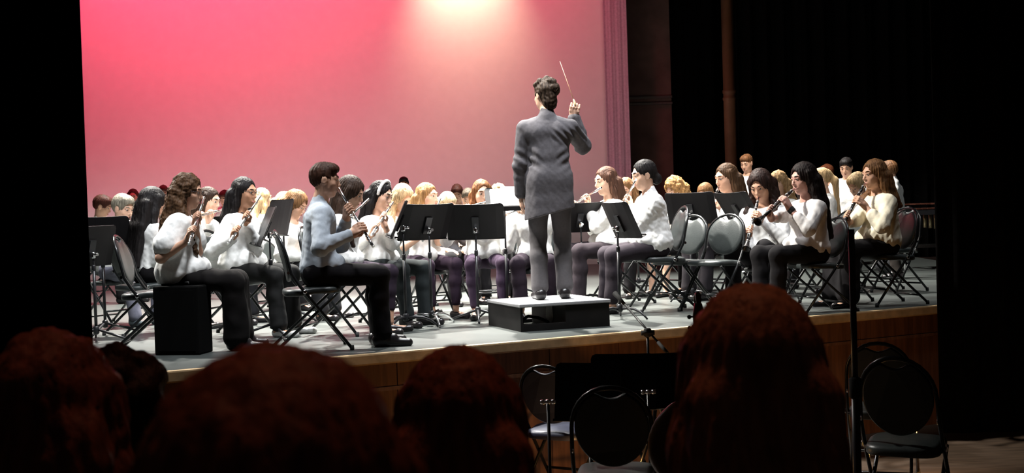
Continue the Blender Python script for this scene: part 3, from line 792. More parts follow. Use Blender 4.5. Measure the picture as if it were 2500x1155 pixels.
def chair_proto():
    r = thing('folding_chair', 'chair', 'chair'); CH['o'] = r
    tv = Vector((0, -0.24, 0.97)); c = Vector((0, -0.195, 0.665)); nv = Vector((0, 0.97, 0.24))
    # padded seat
    b = MB(); n = 40; poly = []
    for i in range(n):
        a = 2*math.pi*i/n; ca, sa = math.cos(a), math.sin(a); e = 2/4.2
        poly.append((0.205*abs(ca)**e*(1 if ca > 0 else -1)*(1.0-0.05*(sa < 0)*abs(sa)), 0.200*abs(sa)**e*(1 if sa > 0 else -1)))
    lev = [(0.97, 0.405), (1.0, 0.412), (1.0, 0.435), (0.97, 0.447), (0.85, 0.453), (0.5, 0.456), (0.02, 0.455)]
    rings = [[b.bm.verts.new((x*s, y*s + 0.0, z - 0.012*(1 if y < -0.05 else 0)*s)) for x, y in poly] for s, z in lev]
    for A, B in zip(rings, rings[1:]):
        for k in range(n): b.bm.faces.new((A[k], A[(k+1) % n], B[(k+1) % n], B[k])).smooth = True
    b.bm.faces.new(rings[0][::-1]); b.bm.faces.new(rings[-1])
    b.build('seat', M_VINYL, r)
    # oval padded back with a hand hole at the top
    b = MB(); n = 56
    def outline(s):
        out = []
        for i in range(n):
            a = 2*math.pi*i/n; x = 0.192*math.cos(a); t = 0.182*math.sin(a)
            if math.sin(a) > 0.7: t -= 0.040*max(0, 1-(abs(x)/0.075)**2)
            out.append((x*s, t*s))
        return out
    lev = [(0.96, -0.013), (1.0, -0.006), (1.0, 0.006), (0.96, 0.014), (0.8, 0.020), (0.4, 0.024), (0.02, 0.025)]
    rings = []
    for s, d in lev:
        rings.append([b.bm.verts.new(c + Vector((x, 0, 0)) + tv*t + nv*(d - 0.25*x*x*0 + 0.5*x*x)) for x, t in outline(s)])
    for A, B in zip(rings, rings[1:]):
        for k in range(n): b.bm.faces.new((A[k], A[(k+1) % n], B[(k+1) % n], B[k])).smooth = True
    b.bm.faces.new(rings[0][::-1]); b.bm.faces.new(rings[-1])
    b.build('backrest', M_VINYL, r)
    # one bent tube: front foot - oval back - front foot
    b = MB(); pts = [(0.215, 0.25, 0.02), (0.215, -0.02, 0.37), (0.213, -0.10, 0.475), (0.211, -0.148, 0.555)]
    for i in range(15):
        a = math.pi*i/14; pts.append(tuple(c + Vector((0.207*math.cos(a), 0.02, 0)) + tv*(0.198*math.sin(a)) + nv*(0.5*(0.207*math.cos(a))**2 - 0.02)))
    pts += [(-x, y, z) for x, y, z in pts[3::-1]]
    b.tube(pts, 0.0115, 10); b.build('back_frame', M_TUBE, r)
    for sx in (-1, 1):
        b = MB(); b.tube([(0.188*sx, 0.165, 0.405), (0.188*sx, 0.12, 0.36), (0.188*sx, -0.27, 0.02)], 0.0115, 10); b.build('leg', M_TUBE, r)
        for (x, y) in ((0.215, 0.256), (0.188, -0.276)):
            b = MB(); b.lathe([(0.015, 0.0), (0.016, 0.012), (0.014, 0.035)], Matrix.Translation((x*sx, y, 0)), 12); b.build('foot_cap', M_RUBBER, r)
        b = MB(); b.lathe([(0.015, 0), (0.015, 0.006), (0.010, 0.009)], Matrix.Translation((0.226*sx, -0.06, 0.425)) @ Matrix.Rotation(math.radians(90*sx), 4, 'Y'), 12)
        b.build('hinge', M_CHROME, r)
        b = MB(); b.lathe([(0.011, 0), (0.011, 0.006)], Matrix.Translation((0.202*sx, -0.168, 0.56)) @ Matrix.Rotation(math.radians(90*sx), 4, 'Y'), 12); b.build('bolt', M_CHROME, r)
    for (x, y, z) in ((0.215, 0.15, 0.15), (0.188, -0.20, 0.083), (0.213, -0.09, 0.415)):
        b = MB(); b.tube([(-x, y, z), (x, y, z)], 0.009, 8); b.build('cross_bar', M_TUBE, r)
    return r
def place_chair(x, y, yaw, zs, label, group, z=0.0, xy=1.0):
    o = copy_tree(CH['o']) if 'o' in CH and CH.get('used') else (CH.get('o') or chair_proto())
    CH['used'] = True
    o.location = (x, y, z); o.rotation_euler = (0, 0, math.radians(yaw-90)); o.scale = (xy, xy, zs)
    return tag(o, label, 'chair', group)

def music_stand(x, y, yaw, zc, tilt, label, base='arc', bcol=None, w=0.50, hh=0.33, paper=None, z=0.0, base_yaw=0, sil=False, group='black music stands'):
    """yaw = heading the page side faces"""
    r = thing('music_stand', label, 'music stand', (x, y, z), math.radians(yaw-90), group)
    t = math.radians(tilt); nv = Vector((0, math.cos(t), math.sin(t))); uv = Vector((0, -math.sin(t), math.cos(t))); c = Vector((0, 0.03, zc))
    b = MB(); prof = [(-w/2, 0.012), (-w/2+0.07, 0.0), (-0.04, -0.008), (0.04, -0.008), (w/2-0.07, 0.0), (w/2, 0.012)]
    cr = 0.03
    for j, d in enumerate((0.0, -0.003)):
        pass
    def P3(px_, v, d): return c + Vector((px_, 0, 0)) + uv*v + nv*d
    rows = []
    for (v, inset) in ((-hh/2, 0), (hh/2-cr, 0), (hh/2-cr*0.3, cr*0.3), (hh/2, cr)):
        rows.append(([b.bm.verts.new(P3(px_*(1-inset/(w/2)), v, d)) for px_, d in prof], [b.bm.verts.new(P3(px_*(1-inset/(w/2)), v, d-0.004)) for px_, d in prof]))
    for (A, A2), (B, B2) in zip(rows, rows[1:]):
        for k in range(5):
            b.bm.faces.new((A[k], A[k+1], B[k+1], B[k])); b.bm.faces.new((A2[k+1], A2[k], B2[k], B2[k+1]))
        for k in (0, 5): b.bm.faces.new((A[k], B[k], B2[k], A2[k]))
    A, A2 = rows[0]; B, B2 = rows[-1]
    for k in range(5): b.bm.faces.new((A[k], A2[k], A2[k+1], A[k+1])); b.bm.faces.new((B[k], B[k+1], B2[k+1], B2[k]))
    b.build('desk', M_DESK, r)
    b = MB(); M = Matrix((Vector((1, 0, 0)), nv, uv)).transposed().to_4x4(); M.translation = c
    b.box((-w/2, -0.008, -hh/2-0.004), (w/2, 0.052, -hh/2), M=M); b.box((-w/2, 0.049, -hh/2), (w/2, 0.052, -hh/2+0.010), M=M); b.build('ledge', M_DESK, r)
    b = MB(); b.box((-0.030, -0.030, -0.10), (0.030, -0.012, 0.05), M=M); b.build('bracket', M_BLACK_METAL, r)
    kz = zc-0.07
    b = MB(); b.lathe([(0.017, -0.03), (0.019, -0.02), (0.019, 0.012), (0.014, 0.02)], Matrix.Translation((0, 0.0, kz)), 14); b.tube([(0, -0.015, kz), (0, -0.05, kz)], [0.010, 0.013], 10); b.build('knob', M_CHROME, r)
    b = MB(); b.tube([(0, 0, kz), (0, 0, 0.55)], 0.0085, 10); b.build('upper_pole', M_CHROME if sil else M_BLACK_METAL, r)
    b = MB(); b.tube([(0, 0, 0.60), (0, 0, 0.09)], 0.0125, 12); b.lathe([(0.0125, 0.57), (0.017, 0.58), (0.017, 0.61), (0.0125, 0.62)]); b.lathe([(0.0125, 0.06), (0.024, 0.07), (0.024, 0.12), (0.0125, 0.13)]); b.build('lower_pole', M_BLACK_METAL, r)
    for k in range(3):
        a = math.radians(base_yaw + 120*k)
        ca, sa = math.cos(a), math.sin(a)
        b = MB()
        if base == 'arc': pts = [(ca*rr, sa*rr, zz) for rr, zz in ((0.01, 0.085), (0.07, 0.098), (0.14, 0.090), (0.20, 0.066), (0.245, 0.03), (0.265, 0.008))]; rad = [0.012, 0.013, 0.012, 0.010, 0.009, 0.008]
        else: pts = [(ca*0.015, sa*0.015, 0.10), (ca*0.29, sa*0.29, 0.012)]; rad = [0.011, 0.009]
        b.tube(pts, rad, 8); b.build('leg', bcol or M_BLACK_METAL, r)
    if paper:
        pm = MB()
        for i, (x0, x1, v0, v1, rz) in enumerate(paper):
            MM = M @ Matrix.Translation((0, 0.003+0.002*i, 0)) @ Matrix.Rotation(math.radians(rz), 4, 'Y')
            q = MB(); q.box((x0, 0.0, v0), (x1, 0.0012, v1), M=MM)
            o = q.build('sheet_music', M_PAPER)
            o.matrix_world = r.matrix_basis
            tag(o, 'white sheet music on the stand beside the conductor' + (', the upper sheet' if i else ''), 'sheet music')
    return r

# ------------------------------------------------------------------ the hall
def struct(o): o['kind'] = 'structure'; return o
EL, ER = at(390, 908), at(2270, 747)
ed = (ER-EL).normalized(); en = Vector((-ed.y, ed.x, 0))          # along the edge, and into the stage
F0 = EL - ed*1.4; F1 = ER + ed*2.5
m_floor = mat('stage_floor', (0.048, 0.055, 0.052), 0.40, var=0.10, scale=3.0, bump=0.05, bscale=60, spec=0.6)
b = MB(); b.prism([(F0.x, F0.y), (F1.x, F1.y), (F1.x+1, 24.0), (-9.5, 24.0), (F0.x-6, F0.y+4)], -0.06, 0.0)
struct(b.build('floor', m_floor))
m_wood = mat('edge_wood', (0.66, 0.46, 0.25), 0.5, var=0.2, scale=12, stretch=(1, 1, 1))
b = MB(); Me = Matrix((ed, en, Vector((0, 0, 1)))).transposed().to_4x4(); Me.translation = F0
b.box((0, -0.035, -0.075), ((F1-F0).length, 0.012, 0.004), M=Me); struct(b.build('trim_1', m_wood, bevel=0.012))
m_fascia = mat('fascia_wood', (0.20, 0.085, 0.040), 0.55, var=0.35, scale=5, stretch=(6, 6, 0.4), bump=0.2)
b = MB(); L = (F1-F0).length; i = 0; xx = 0.0
while xx < L:
    b.box((xx, -0.012, -1.04), (min(xx+0.60, L)-0.006, 0.03, -0.075), M=Me); xx += 0.60
b.box((0, 0.0, -1.04), (L, 0.02, -0.07), M=Me)
b.box((0, -0.024, -0.26), (L, -0.012, -0.235), M=Me)
struct(b.build('wall_front', m_fascia))
m_pit = mat('pit_floor', (0.055, 0.035, 0.022), 0.45, var=0.3, scale=4, stretch=(1, 6, 1))
b = MB(); b.prism([(-5, -1.5), (9, -1.5), (9, F1.y-0.02), (F1.x, F1.y-0.02), (F0.x, F0.y-0.02), (-5, F0.y-0.02)], -1.10, -1.04); struct(b.build('floor_auditorium', m_pit))

def drape(name, pts, z0, z1, m, fold=0.16, amp=0.05, step=0.03, seed=1, nz=6):
    """a hanging cloth along a polyline, gathered into folds"""
    rs = random.Random(seed); V, Fc = [], []; cols = []
    for (ax, ay), (bx, by) in zip(pts, pts[1:]):
        L = math.hypot(bx-ax, by-ay); n = max(2, int(L/step)); nx, ny = -(by-ay)/L, (bx-ax)/L
        for i in range(n+1):
            t = i/n; d = L*t
            o = amp*(math.sin(2*math.pi*d/fold + 1.3*math.sin(d*2.1+seed)) + 0.4*math.sin(2*math.pi*d/(fold*0.43)+seed))
            cols.append((ax+(bx-ax)*t+nx*o, ay+(by-ay)*t+ny*o))
    bm = bmesh.new(); prev = None
    for th in (0.0, 0.012):
        pass
    rows = [[bm.verts.new((x, y, z0+(z1-z0)*k/nz)) for k in range(nz+1)] for x, y in cols]
    for A, B in zip(rows, rows[1:]):
        for k in range(nz): bm.faces.new((A[k], B[k], B[k+1], A[k+1])).smooth = True
    me = bpy.data.meshes.new(name); bm.to_mesh(me); bm.free()
    o = link_mesh(name, me, m); md = o.modifiers.new('cloth_thickness', 'SOLIDIFY'); md.thickness = 0.01
    return struct(o)
m_cyc = mat('cyclorama_cloth', (0.80, 0.74, 0.74), 0.95, var=0.02, scale=6, spec=0.05)
m_velour = mat('black_velour', (0.0035, 0.0032, 0.0032), 1.0, var=0.3, scale=20, spec=0.02)
CYD = 21.0
ce = atd(1537, 300, CYD)
drape('wall_back', [(-9.3, CYD), (ce.x-0.36, CYD)], 0.0, 9.0, m_cyc, 2.5, 0.004, 0.1, 3)
drape('trim_cyclorama_edge', [(ce.x-0.40, CYD-0.03), (ce.x, CYD-0.04)], 0.0, 9.0, mat('shaded_gathered_cloth', (0.52, 0.38, 0.46), 0.95, spec=0.05), 0.13, 0.006, 0.008, 4)  # soft purple edge shadow is put into this strip's cloth colour
# brown panelled wall section with a double moulding, and a round column
m_brown = mat('brown_plaster', (0.17, 0.088, 0.076), 0.8, var=0.25, scale=3)
m_mould = mat('grey_moulding', (0.10, 0.075, 0.07), 0.6, var=0.15)
def X(px, d): return atd(px, 300, d).x
BD = 22.3
zm = atd(1590, 246, BD).z
b = MB(); b.box((ce.x-0.5, BD, 0), (X(1641, BD), BD+0.3, 9.0)); struct(b.build('wall_panel', m_brown))
b = MB()
for dz in (-0.055, 0.06): b.box((ce.x-0.5, BD-0.06, zm+dz-0.022), (X(1641, BD)+0.01, BD, zm+dz+0.022))
struct(b.build('trim_2', m_mould, bevel=0.008))
PX, PR = (X(1768, 21.6)+X(1797, 21.6))/2, (X(1797, 21.6)-X(1768, 21.6))/2
m_col = mat('column_paint', (0.30, 0.125, 0.065), 0.6, var=0.2, scale=3)
b = MB(); b.lathe([(PR, 0), (PR, zm-0.1), (PR*1.12, zm-0.09), (PR*1.12, zm-0.05), (PR, zm-0.04), (PR, zm+0.02), (PR*1.12, zm+0.03), (PR*1.12, zm+0.08), (PR, zm+0.09), (PR, 9.0)], Matrix.Translation((PX, 21.6, 0)), 28)
struct(b.build('column', m_col))
drape('wall_right', [(X(1645, 21.9), 22.6), (X(1760, 21.9), 22.4)], 0.0, 9.0, m_velour, 0.3, 0.06, 0.03, 5)
drape('wall_right.001', [(X(1803, 20.4), 20.4), (8.0, 19.6)], 0.0, 9.0, m_velour, 0.3, 0.06, 0.03, 6)
drape('wall_right.002', [(7.4, 20.0), (7.4, 13.0)], 0.0, 9.0, m_velour, 0.3, 0.06, 0.03, 8)
# made-up black drapes before the stage edge, added to blacken both sides
xl = atd(223, 500, 6.7).x; xr = atd(2278, 500, 10.3).x
drape('added_drape_left', [(-5.2, 6.7), (xl-0.02, 6.7)], -1.04, 9.0, m_velour, 0.3, 0.02, 0.02, 7)
drape('wall_right.003', [(xr+0.02, 10.3), (8.5, 10.3)], -1.04, 9.0, m_velour, 0.3, 0.02, 0.02, 9)
b = MB(); b.box((-10, 22.8, -0.06), (9, 22.9, 9.0)); struct(b.build('wall_behind_cyclorama', m_velour))

# ------------------------------------------------------------------ podium
A_, B_, C_ = at(1272, 811), at(1489, 796), at(1174, 795)
px_ = (B_-A_); pl = px_.length; ang = math.atan2(px_.y, px_.x); pw = (C_-A_).length
pod = thing('conductor_podium', 'low black conductor podium with a pale grey carpeted top', 'podium', A_, ang)
m_pod = mat('podium_paint', (0.006, 0.005, 0.005), 0.6, var=0.4, scale=10, spec=0.25); m_carp = mat('podium_carpet', (0.34, 0.34, 0.35), 0.95, var=0.25, scale=220, bump=0.4, bscale=300, spec=0.1)
PH = 0.215
b = MB(); b.box((-0.01, -0.01, PH-0.026), (pl+0.01, pw+0.01, PH)); b.build('top', m_carp, pod, bevel=0.006)
b = MB(); b.box((0, 0, 0), (0.02, pw, PH-0.026)); b.build('side_panel', m_pod, pod)
b = MB(); b.box((pl-0.02, 0, 0), (pl, pw, PH-0.026)); b.build('side_panel', m_pod, pod)
b = MB(); b.box((0.02, 0, 0), (pl-0.02, 0.02, 0.055)); b.box((0.50*pl, 0, 0.055), (pl-0.02, 0.02, PH-0.026)); b.build('front_panel', m_pod, pod)
b = MB(); b.box((0.50*pl, 0.02, 0), (0.50*pl+0.02, pw-0.02, PH-0.026)); b.build('divider', m_pod, pod)
b = MB(); b.box((0.02, pw-0.02, 0), (pl-0.02, pw, 0.03)); b.build('back_rail', m_pod, pod)
b = MB(); b.tube([(pl*0.05, 0.10, 0.02), (pl*0.10, 0.14, 0.085), (pl*0.17, 0.17, 0.105), (pl*0.30, 0.2, 0.085), (pl*0.44, 0.25, 0.04)], [0.013]*5, 8); b.build('brace', m_pod, pod)

# ------------------------------------------------------------------ players, left side
BLK = (0.008, 0.007, 0.008); PURP = (0.026, 0.015, 0.026); WHT = (0.80, 0.80, 0.78)
SK = (0.60, 0.34, 0.23); SKL = (0.68, 0.42, 0.30); SKD = (0.48, 0.25, 0.15)
DKB = (0.030, 0.016, 0.010); BRN = (0.075, 0.038, 0.018); BLKH = (0.010, 0.008, 0.008); BLD = (0.44, 0.30, 0.16); LBR = (0.17, 0.085, 0.035); RED = (0.06, 0.018, 0.012)
AMB = 'players in white tops'
chair_proto()
person('person in puffed short-sleeved white blouse and long black skirt by the black box', (458, 468), 335, 6,
       dict(kind='wavy', col=BRN, len=0.46, front=1, fside=1, flen=0.44, thick=1.08), dict(col=WHT, sleeve='short', puff=0.018, loose=0.028, flare=0.03, name='blouse'), dict(kind='skirt', col=(0.005, 0.004, 0.004)),
       'dress', ('flute', (458, 592), -1), lean=6, hd=(-4, -12, 0), extras=('glasses',), h=0.007, skin_c=SK, who='player in the puffed short-sleeved blouse', build=1.06, knee=-0.03, spread=0.08, chair_back=0.19)
person('person in grey-blue dress shirt and black trousers playing flute left of the podium', (793, 440), 340, 14,
       dict(kind='short', col=(0.045, 0.018, 0.010)), dict(col=(0.40, 0.44, 0.49), sleeve='long', collar=True, loose=0.022, part_label='grey-blue dress shirt', wrinkle=0.008), dict(kind='trousers', col=(0.004, 0.003, 0.004)),
       'dress', ('flute', (908, 603), -1), lean=4, hd=(-6, -8, 0), h=0.007, fem=False, skin_c=SK, who='player in the grey-blue shirt', spread=0.06)
person('person with long straight black hair, back turned, in white top behind the leftmost chair back', (374, 496), 285, 42,
       dict(kind='long', col=BLKH, len=0.56, thick=1.15), dict(col=WHT, loose=0.02, sleeve='long'), dict(kind='trousers', col=BLK), 'flats', ('flute', (400, 585), -1), lean=4, hd=(0, -10, 0), who='player with straight black hair', skin_c=SK)
person('person with silvery fringe, grey jeans and grey shoes, clarinet low, behind the leftmost stand', (300, 508), 262, -35,
       dict(kind='short', col=(0.20, 0.18, 0.14), thick=1.08), dict(col=WHT, collar=True), dict(kind='jeans', col=(0.15, 0.15, 0.19), shoe_col=(0.07, 0.09, 0.10)), 'boots', ('clarinet', (300, 660), -1), lean=10, hd=(8, -18, 0), fem=False, skin_c=SKL, who='player in grey jeans', spread=0.12)
person('person with dark hair bowed low behind the leftmost music stand', (250, 503), 205, -10, dict(kind='short', col=RED, thick=1.1), dict(col=WHT, collar=True), dict(kind='trousers', col=BLK), 'dress', None, lean=12, hd=(10, -25, 0), fem=False, h=0.01, who='player bowed behind the leftmost stand')
person('person with long dark hair standing before the pink backdrop at far left', (325, 480), 152, 280, dict(kind='long', col=RED, len=0.36), dict(col=WHT), dict(kind='trousers', col=BLK), 'flats', None, stand=True, hd=(0, -8, 0), h=0.011, skin_c=SK)
person('person with short dark hair standing at the back, mostly hidden behind straight black hair', (399, 471), 152, 285, dict(kind='short', col=RED), dict(col=WHT), dict(kind='trousers', col=BLK), 'dress', None, stand=True, fem=False, h=0.011, hd=(0, -20, 0), skin_c=SK)
person('person with long dark hair in white blouse playing flute just behind the puffed blouse', (510, 490), 268, -14,
       dict(kind='long', col=DKB, len=0.36), dict(col=WHT, loose=0.02), dict(kind='trousers', col=(0.014, 0.014, 0.016)), 'flats', ('flute', (472, 528), -1), lean=5, hd=(-4, -14, 0), who='player just behind the puffed blouse', skin_c=SKL)
person('person with short reddish dark hair at the back, head down, beside the glasses wearer', (548, 483), 152, 262, dict(kind='short', col=RED), dict(col=WHT), dict(kind='trousers', col=BLK), 'dress', None, stand=True, fem=False, h=0.011, hd=(0, -28, 0), skin_c=SK)
person('person in black glasses and loose white blouse, facing right, holding flute downwards', (597, 470), 300, -18,
       dict(kind='long', col=BLKH, len=0.40), dict(col=WHT, loose=0.026, flare=0.02, sleeve='long', name='blouse'), dict(kind='trousers', col=(0.013, 0.013, 0.013), shoe_col=(0.7, 0.7, 0.68)), 'flats', ('flute', (558, 588), -1), lean=5, hd=(-4, -8, 0), extras=('glasses', 'necktie_strap'), h=0.0075, who='player in black glasses', skin_c=SKD)
person('person in white top with pale hair, turned away behind the glasses wearer', (642, 486), 215, 38, dict(kind='long', col=BLD, len=0.28), dict(col=WHT), dict(kind='trousers', col=BLK), 'flats', None, h=0.01, lean=6, who='pale-haired player turned away')
person('person with pale blond hair, head bowed behind the two tilted stands', (694, 497), 235, -30, dict(kind='long', col=BLD, len=0.3), dict(col=WHT), dict(kind='trousers', col=BLK), 'flats', None, h=0.01, lean=8, hd=(0, -30, 0), who='blond player bowed behind two stands')
person('person with light brown hair, face hidden by the music stand left of the grey-blue shirt', (722, 498), 262, -20, dict(kind='long', col=LBR, len=0.3, thick=1.12), dict(col=WHT), dict(kind='trousers', col=(0.02, 0.02, 0.022)), 'flats', None, h=0.009, lean=8, hd=(0, -30, 0), who='player hidden by the stand left of the grey-blue shirt')
person('person with long dark brown hair, cropped dark leggings, flute up, behind the grey-blue shirt', (856, 470), 305, -10,
       dict(kind='long', col=DKB, len=0.46, front=1, fside=1, flen=0.42, thick=1.12), dict(col=WHT, loose=0.02, sleeve='34'), dict(kind='leggings', col=(0.024, 0.016, 0.026), end=0.72), 'flats', ('flute', (765, 603), -1), lean=10, hd=(0, -24, 6), h=0.0075, who='player in cropped dark leggings', skin_c=SK, foot_dy=-0.03)
person('person wearing a wide white headband and white top, playing flute', (929, 477), 285, -30,
       dict(kind='long', col=BLKH, len=0.30), dict(col=WHT, loose=0.018, sleeve='34'), dict(kind='jeans', col=(0.018, 0.022, 0.023)), 'boots', ('flute', (905, 570), -1), lean=5, hd=(6, -18, -6), extras=('headband',), h=0.0075, who='player wearing the white headband', skin_c=SKL, spread=0.14)
person('person with loose blond hair bent over behind the headband wearer', (984, 482), 255, -62, dict(kind='long', col=(0.52, 0.38, 0.22), len=0.34, front=2, flen=0.3, thick=1.1), dict(col=WHT), dict(kind='trousers', col=BLK), 'flats', None, h=0.009, lean=12, hd=(10, -34, 8), who='blond player bent behind the headband', skin_c=SKL)
person('person with short black hair standing at the back, mostly hidden behind loose blond hair', (986, 452), 158, 275, dict(kind='short', col=BLKH), dict(col=WHT), dict(kind='trousers', col=BLK), 'dress', None, stand=True, fem=False, h=0.011, skin_c=SKD)
person('person with fair hair, white vest and purplish leggings behind the stand with chrome base', (1043, 480), 265, -24,
       dict(kind='long', col=(0.26, 0.14, 0.055), len=0.30), dict(col=WHT, loose=0.014, sleeve='short'), dict(kind='leggings', col=PURP, end=0.86), 'flats', ('flute', (1030, 585), -1), lean=4, hd=(-4, -4, 0), h=0.0075, who='player behind the stand with chrome base', skin_c=SKL, spread=0.10, legyaw=-36)
person('person with pale blond hair bowed behind the two centre music stands', (1092, 497), 235, -55, dict(kind='long', col=(0.56, 0.42, 0.26), len=0.3), dict(col=(0.10, 0.10, 0.11), sleeve='short'), dict(kind='trousers', col=BLK), 'heels', None, h=0.009, lean=10, hd=(0, -34, 0), who='pale blond player behind the centre stands', skin_c=SKL)
person('person with short dark red hair at the back, looking down, above the two centre stands', (1116, 472), 175, 268, dict(kind='short', col=RED, thick=1.05), dict(col=WHT), dict(kind='trousers', col=BLK), 'dress', None, h=0.011, fem=False, hd=(0, -30, 0), who='player with short dark red hair', skin_c=SK)
person('person with long centre-parted brown hair facing front, flute sideways, purplish leggings', (1177, 472), 268, 276,
       dict(kind='long', col=(0.15, 0.06, 0.022), len=0.34, front=2, flen=0.30), dict(col=WHT, loose=0.016, sleeve='34'), dict(kind='leggings', col=(0.045, 0.028, 0.050), end=0.9), 'flats', ('flute', (1040, 532), -1), lean=3, hd=(10, -8, 4), h=0.0075, who='player facing front with centre parting', chair=False, skin_c=SKL, spread=0.10)
person('person with short dark hair behind the centre-parted player', (1143, 484), 200, 268, dict(kind='short', col=(0.09, 0.07, 0.05)), dict(col=WHT), dict(kind='trousers', col=BLK), 'dress', None, h=0.011, fem=False, hd=(0, -25, 0), who='player behind the centre-parted player', skin_c=SK)
person('person with curly blond hair, face hidden by the white sheet music', (1217, 476), 226, 262, dict(kind='wavy', col=BLD, len=0.2, curl=0.010), dict(col=WHT), dict(kind='trousers', col=BLK), 'flats', None, h=0.009, lean=6, hd=(0, -34, 0), who='curly blond player behind the white sheet music', skin_c=SKL)
person('person in dark trousers and bare feet hidden behind the conductor, flute showing at left', (1300, 472), 272, 268, dict(kind='long', col=BRN, len=0.3), dict(col=WHT), dict(kind='trousers', col=(0.020, 0.013, 0.020), end=0.82), 'none', ('flute', (1190, 545), 1), lean=3, hd=(6, -8, 0), h=0.009, who='player hidden behind the conductor', skin_c=SKL)

# ------------------------------------------------------------------ players, right side
person('person with long brown hair, brightly lit face, playing flute beside the conductor', (1479, 442), 248, 198,
       dict(kind='long', col=(0.075, 0.035, 0.022), len=0.36), dict(col=WHT, loose=0.024, flare=0.02), dict(kind='trousers', col=(0.024, 0.018, 0.022)), 'flats', ('flute', (1378, 512), 1), lean=4, hd=(8, -10, 0), h=0.0075, gs=1.11, who='player beside the conductor', skin_c=SKL)
person('person with dark blond hair looking down between two flutes', (1528, 462), 228, 245, dict(kind='long', col=LBR, len=0.34, front=2, flen=0.3), dict(col=WHT), dict(kind='trousers', col=BLK), 'flats', None, h=0.009, lean=6, hd=(0, -22, 0), who='dark blond player between two flutes', skin_c=SK)
person('person with low black bun, white blouse, purplish trousers, playing flute right of the podium', (1572, 427), 270, 190,
       dict(kind='bun', col=BLKH), dict(col=(0.82, 0.82, 0.81), loose=0.030, flare=0.02, wrinkle=0.010, collar=True, name='blouse'), dict(kind='trousers', col=(0.030, 0.024, 0.030), end=0.86), 'flats', ('flute', (1500, 545), 1), lean=5, hd=(4, -12, 0), h=0.007, gs=1.08, who='player with the low bun', skin_c=SKL, spread=0.05)
person('person with curly light brown hair, bare legs and black heels behind the wide stand', (1648, 462), 229, 218, dict(kind='wavy', col=(0.30, 0.16, 0.06), len=0.22, curl=0.013, thick=1.16), dict(col=WHT), dict(kind='skirt', col=BLK, len='short'), 'heels', None, h=0.0085, lean=10, hd=(0, -30, 0), who='player with curly light brown hair', skin_c=SKL, spread=0.05)
person('person with light brown hair tied back, brightly lit face low above the wide stand', (1722, 474), 222, 232, dict(kind='bun', col=LBR), dict(col=WHT, collar=True), dict(kind='trousers', col=BLK), 'flats', None, h=0.009, lean=8, hd=(0, -26, 0), who='player with light brown hair tied back', skin_c=SKL)
person('person with long straight brown hair playing clarinet behind the two empty chairs', (1773, 434), 240, 205,
       dict(kind='long', col=(0.06, 0.03, 0.014), len=0.42), dict(col=WHT, loose=0.02, sleeve='long'), dict(kind='trousers', col=(0.02, 0.017, 0.02)), 'flats', ('clarinet', (1716, 575), -1), lean=4, hd=(2, -12, 0), h=0.0075, gs=1.16, who='player behind the two empty chairs', skin_c=SK)
person('person in plain white T-shirt standing against the black curtain', (1823, 398), 175, 238, dict(kind='short', col=(0.14, 0.06, 0.025)), dict(col=(0.82, 0.81, 0.79), sleeve='short'), dict(kind='trousers', col=BLK), 'dress', None, stand=True, fem=False, h=0.01, hd=(-6, -22, 0), skin_c=SK, chair=False)
person('person with long dark hair over both shoulders, head bowed, clarinet pointing at the floor', (1857, 452), 264, 236,
       dict(kind='long', col=(0.018, 0.008, 0.006), len=0.42, front=2, flen=0.40, thick=1.12), dict(col=(0.62, 0.62, 0.62), loose=0.022, flare=0.02), dict(kind='trousers', col=BLK), 'flats', ('clarinet', (1822, 605), -1), lean=6, hd=(0, -26, 4), h=0.0075, gs=1.13, who='player with dark hair over both shoulders', skin_c=SK)
person('person with wavy blond hair between the two dark-haired clarinettists', (1900, 446), 236, 222, dict(kind='wavy', col=(0.34, 0.21, 0.10), len=0.32, curl=0.006), dict(col=WHT), dict(kind='trousers', col=BLK), 'flats', None, h=0.009, lean=6, hd=(0, -16, 0), who='wavy blond player', skin_c=SKL)
person('person with long straight black hair in white lace top playing clarinet, dark wristband', (1961, 437), 286, 200,
       dict(kind='long', col=(0.012, 0.007, 0.006), len=0.50, thick=1.1), dict(col=(0.66, 0.63, 0.62), loose=0.020, flare=0.02, name='lace_top', sleeve='34'), dict(kind='trousers', col=(0.010, 0.009, 0.010)), 'flats', ('clarinet', (1846, 545), -1), lean=2, hd=(4, -8, 0), h=0.007, gs=1.06, who='player in the white lace top', extras=('wristband',), skin_c=(0.55, 0.30, 0.24))
person('person with long blond ponytail in white top behind the lace top', (2004, 438), 221, 178, dict(kind='pony', col=(0.48, 0.33, 0.17), len=0.40), dict(col=WHT, loose=0.018), dict(kind='trousers', col=BLK), 'flats', None, h=0.009, lean=4, hd=(0, -12, 0), who='player with the blond ponytail', skin_c=SKL)
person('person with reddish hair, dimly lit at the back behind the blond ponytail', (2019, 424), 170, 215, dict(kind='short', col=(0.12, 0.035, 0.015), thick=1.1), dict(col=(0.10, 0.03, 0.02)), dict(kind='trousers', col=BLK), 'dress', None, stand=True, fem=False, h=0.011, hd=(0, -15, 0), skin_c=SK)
kk = person('person in white T-shirt with a dark chest emblem standing at the back right', (2066, 408), 188, 236, dict(kind='short', col=BLKH, thick=1.03), dict(col=(0.82, 0.82, 0.81), sleeve='short', loose=0.026), dict(kind='trousers', col=BLK), 'dress', None, stand=True, fem=False, h=0.01, hd=(4, -22, 0), skin_c=SK)
person('person with straight blond bowl-cut hair, head bowed beside the black clarinet', (2094, 452), 235, 214, dict(kind='short', col=(0.42, 0.29, 0.15), thick=1.12), dict(col=WHT), dict(kind='trousers', col=BLK), 'dress', None, h=0.009, lean=10, hd=(0, -30, 0), fem=False, who='player with the blond bowl cut', skin_c=SKL)
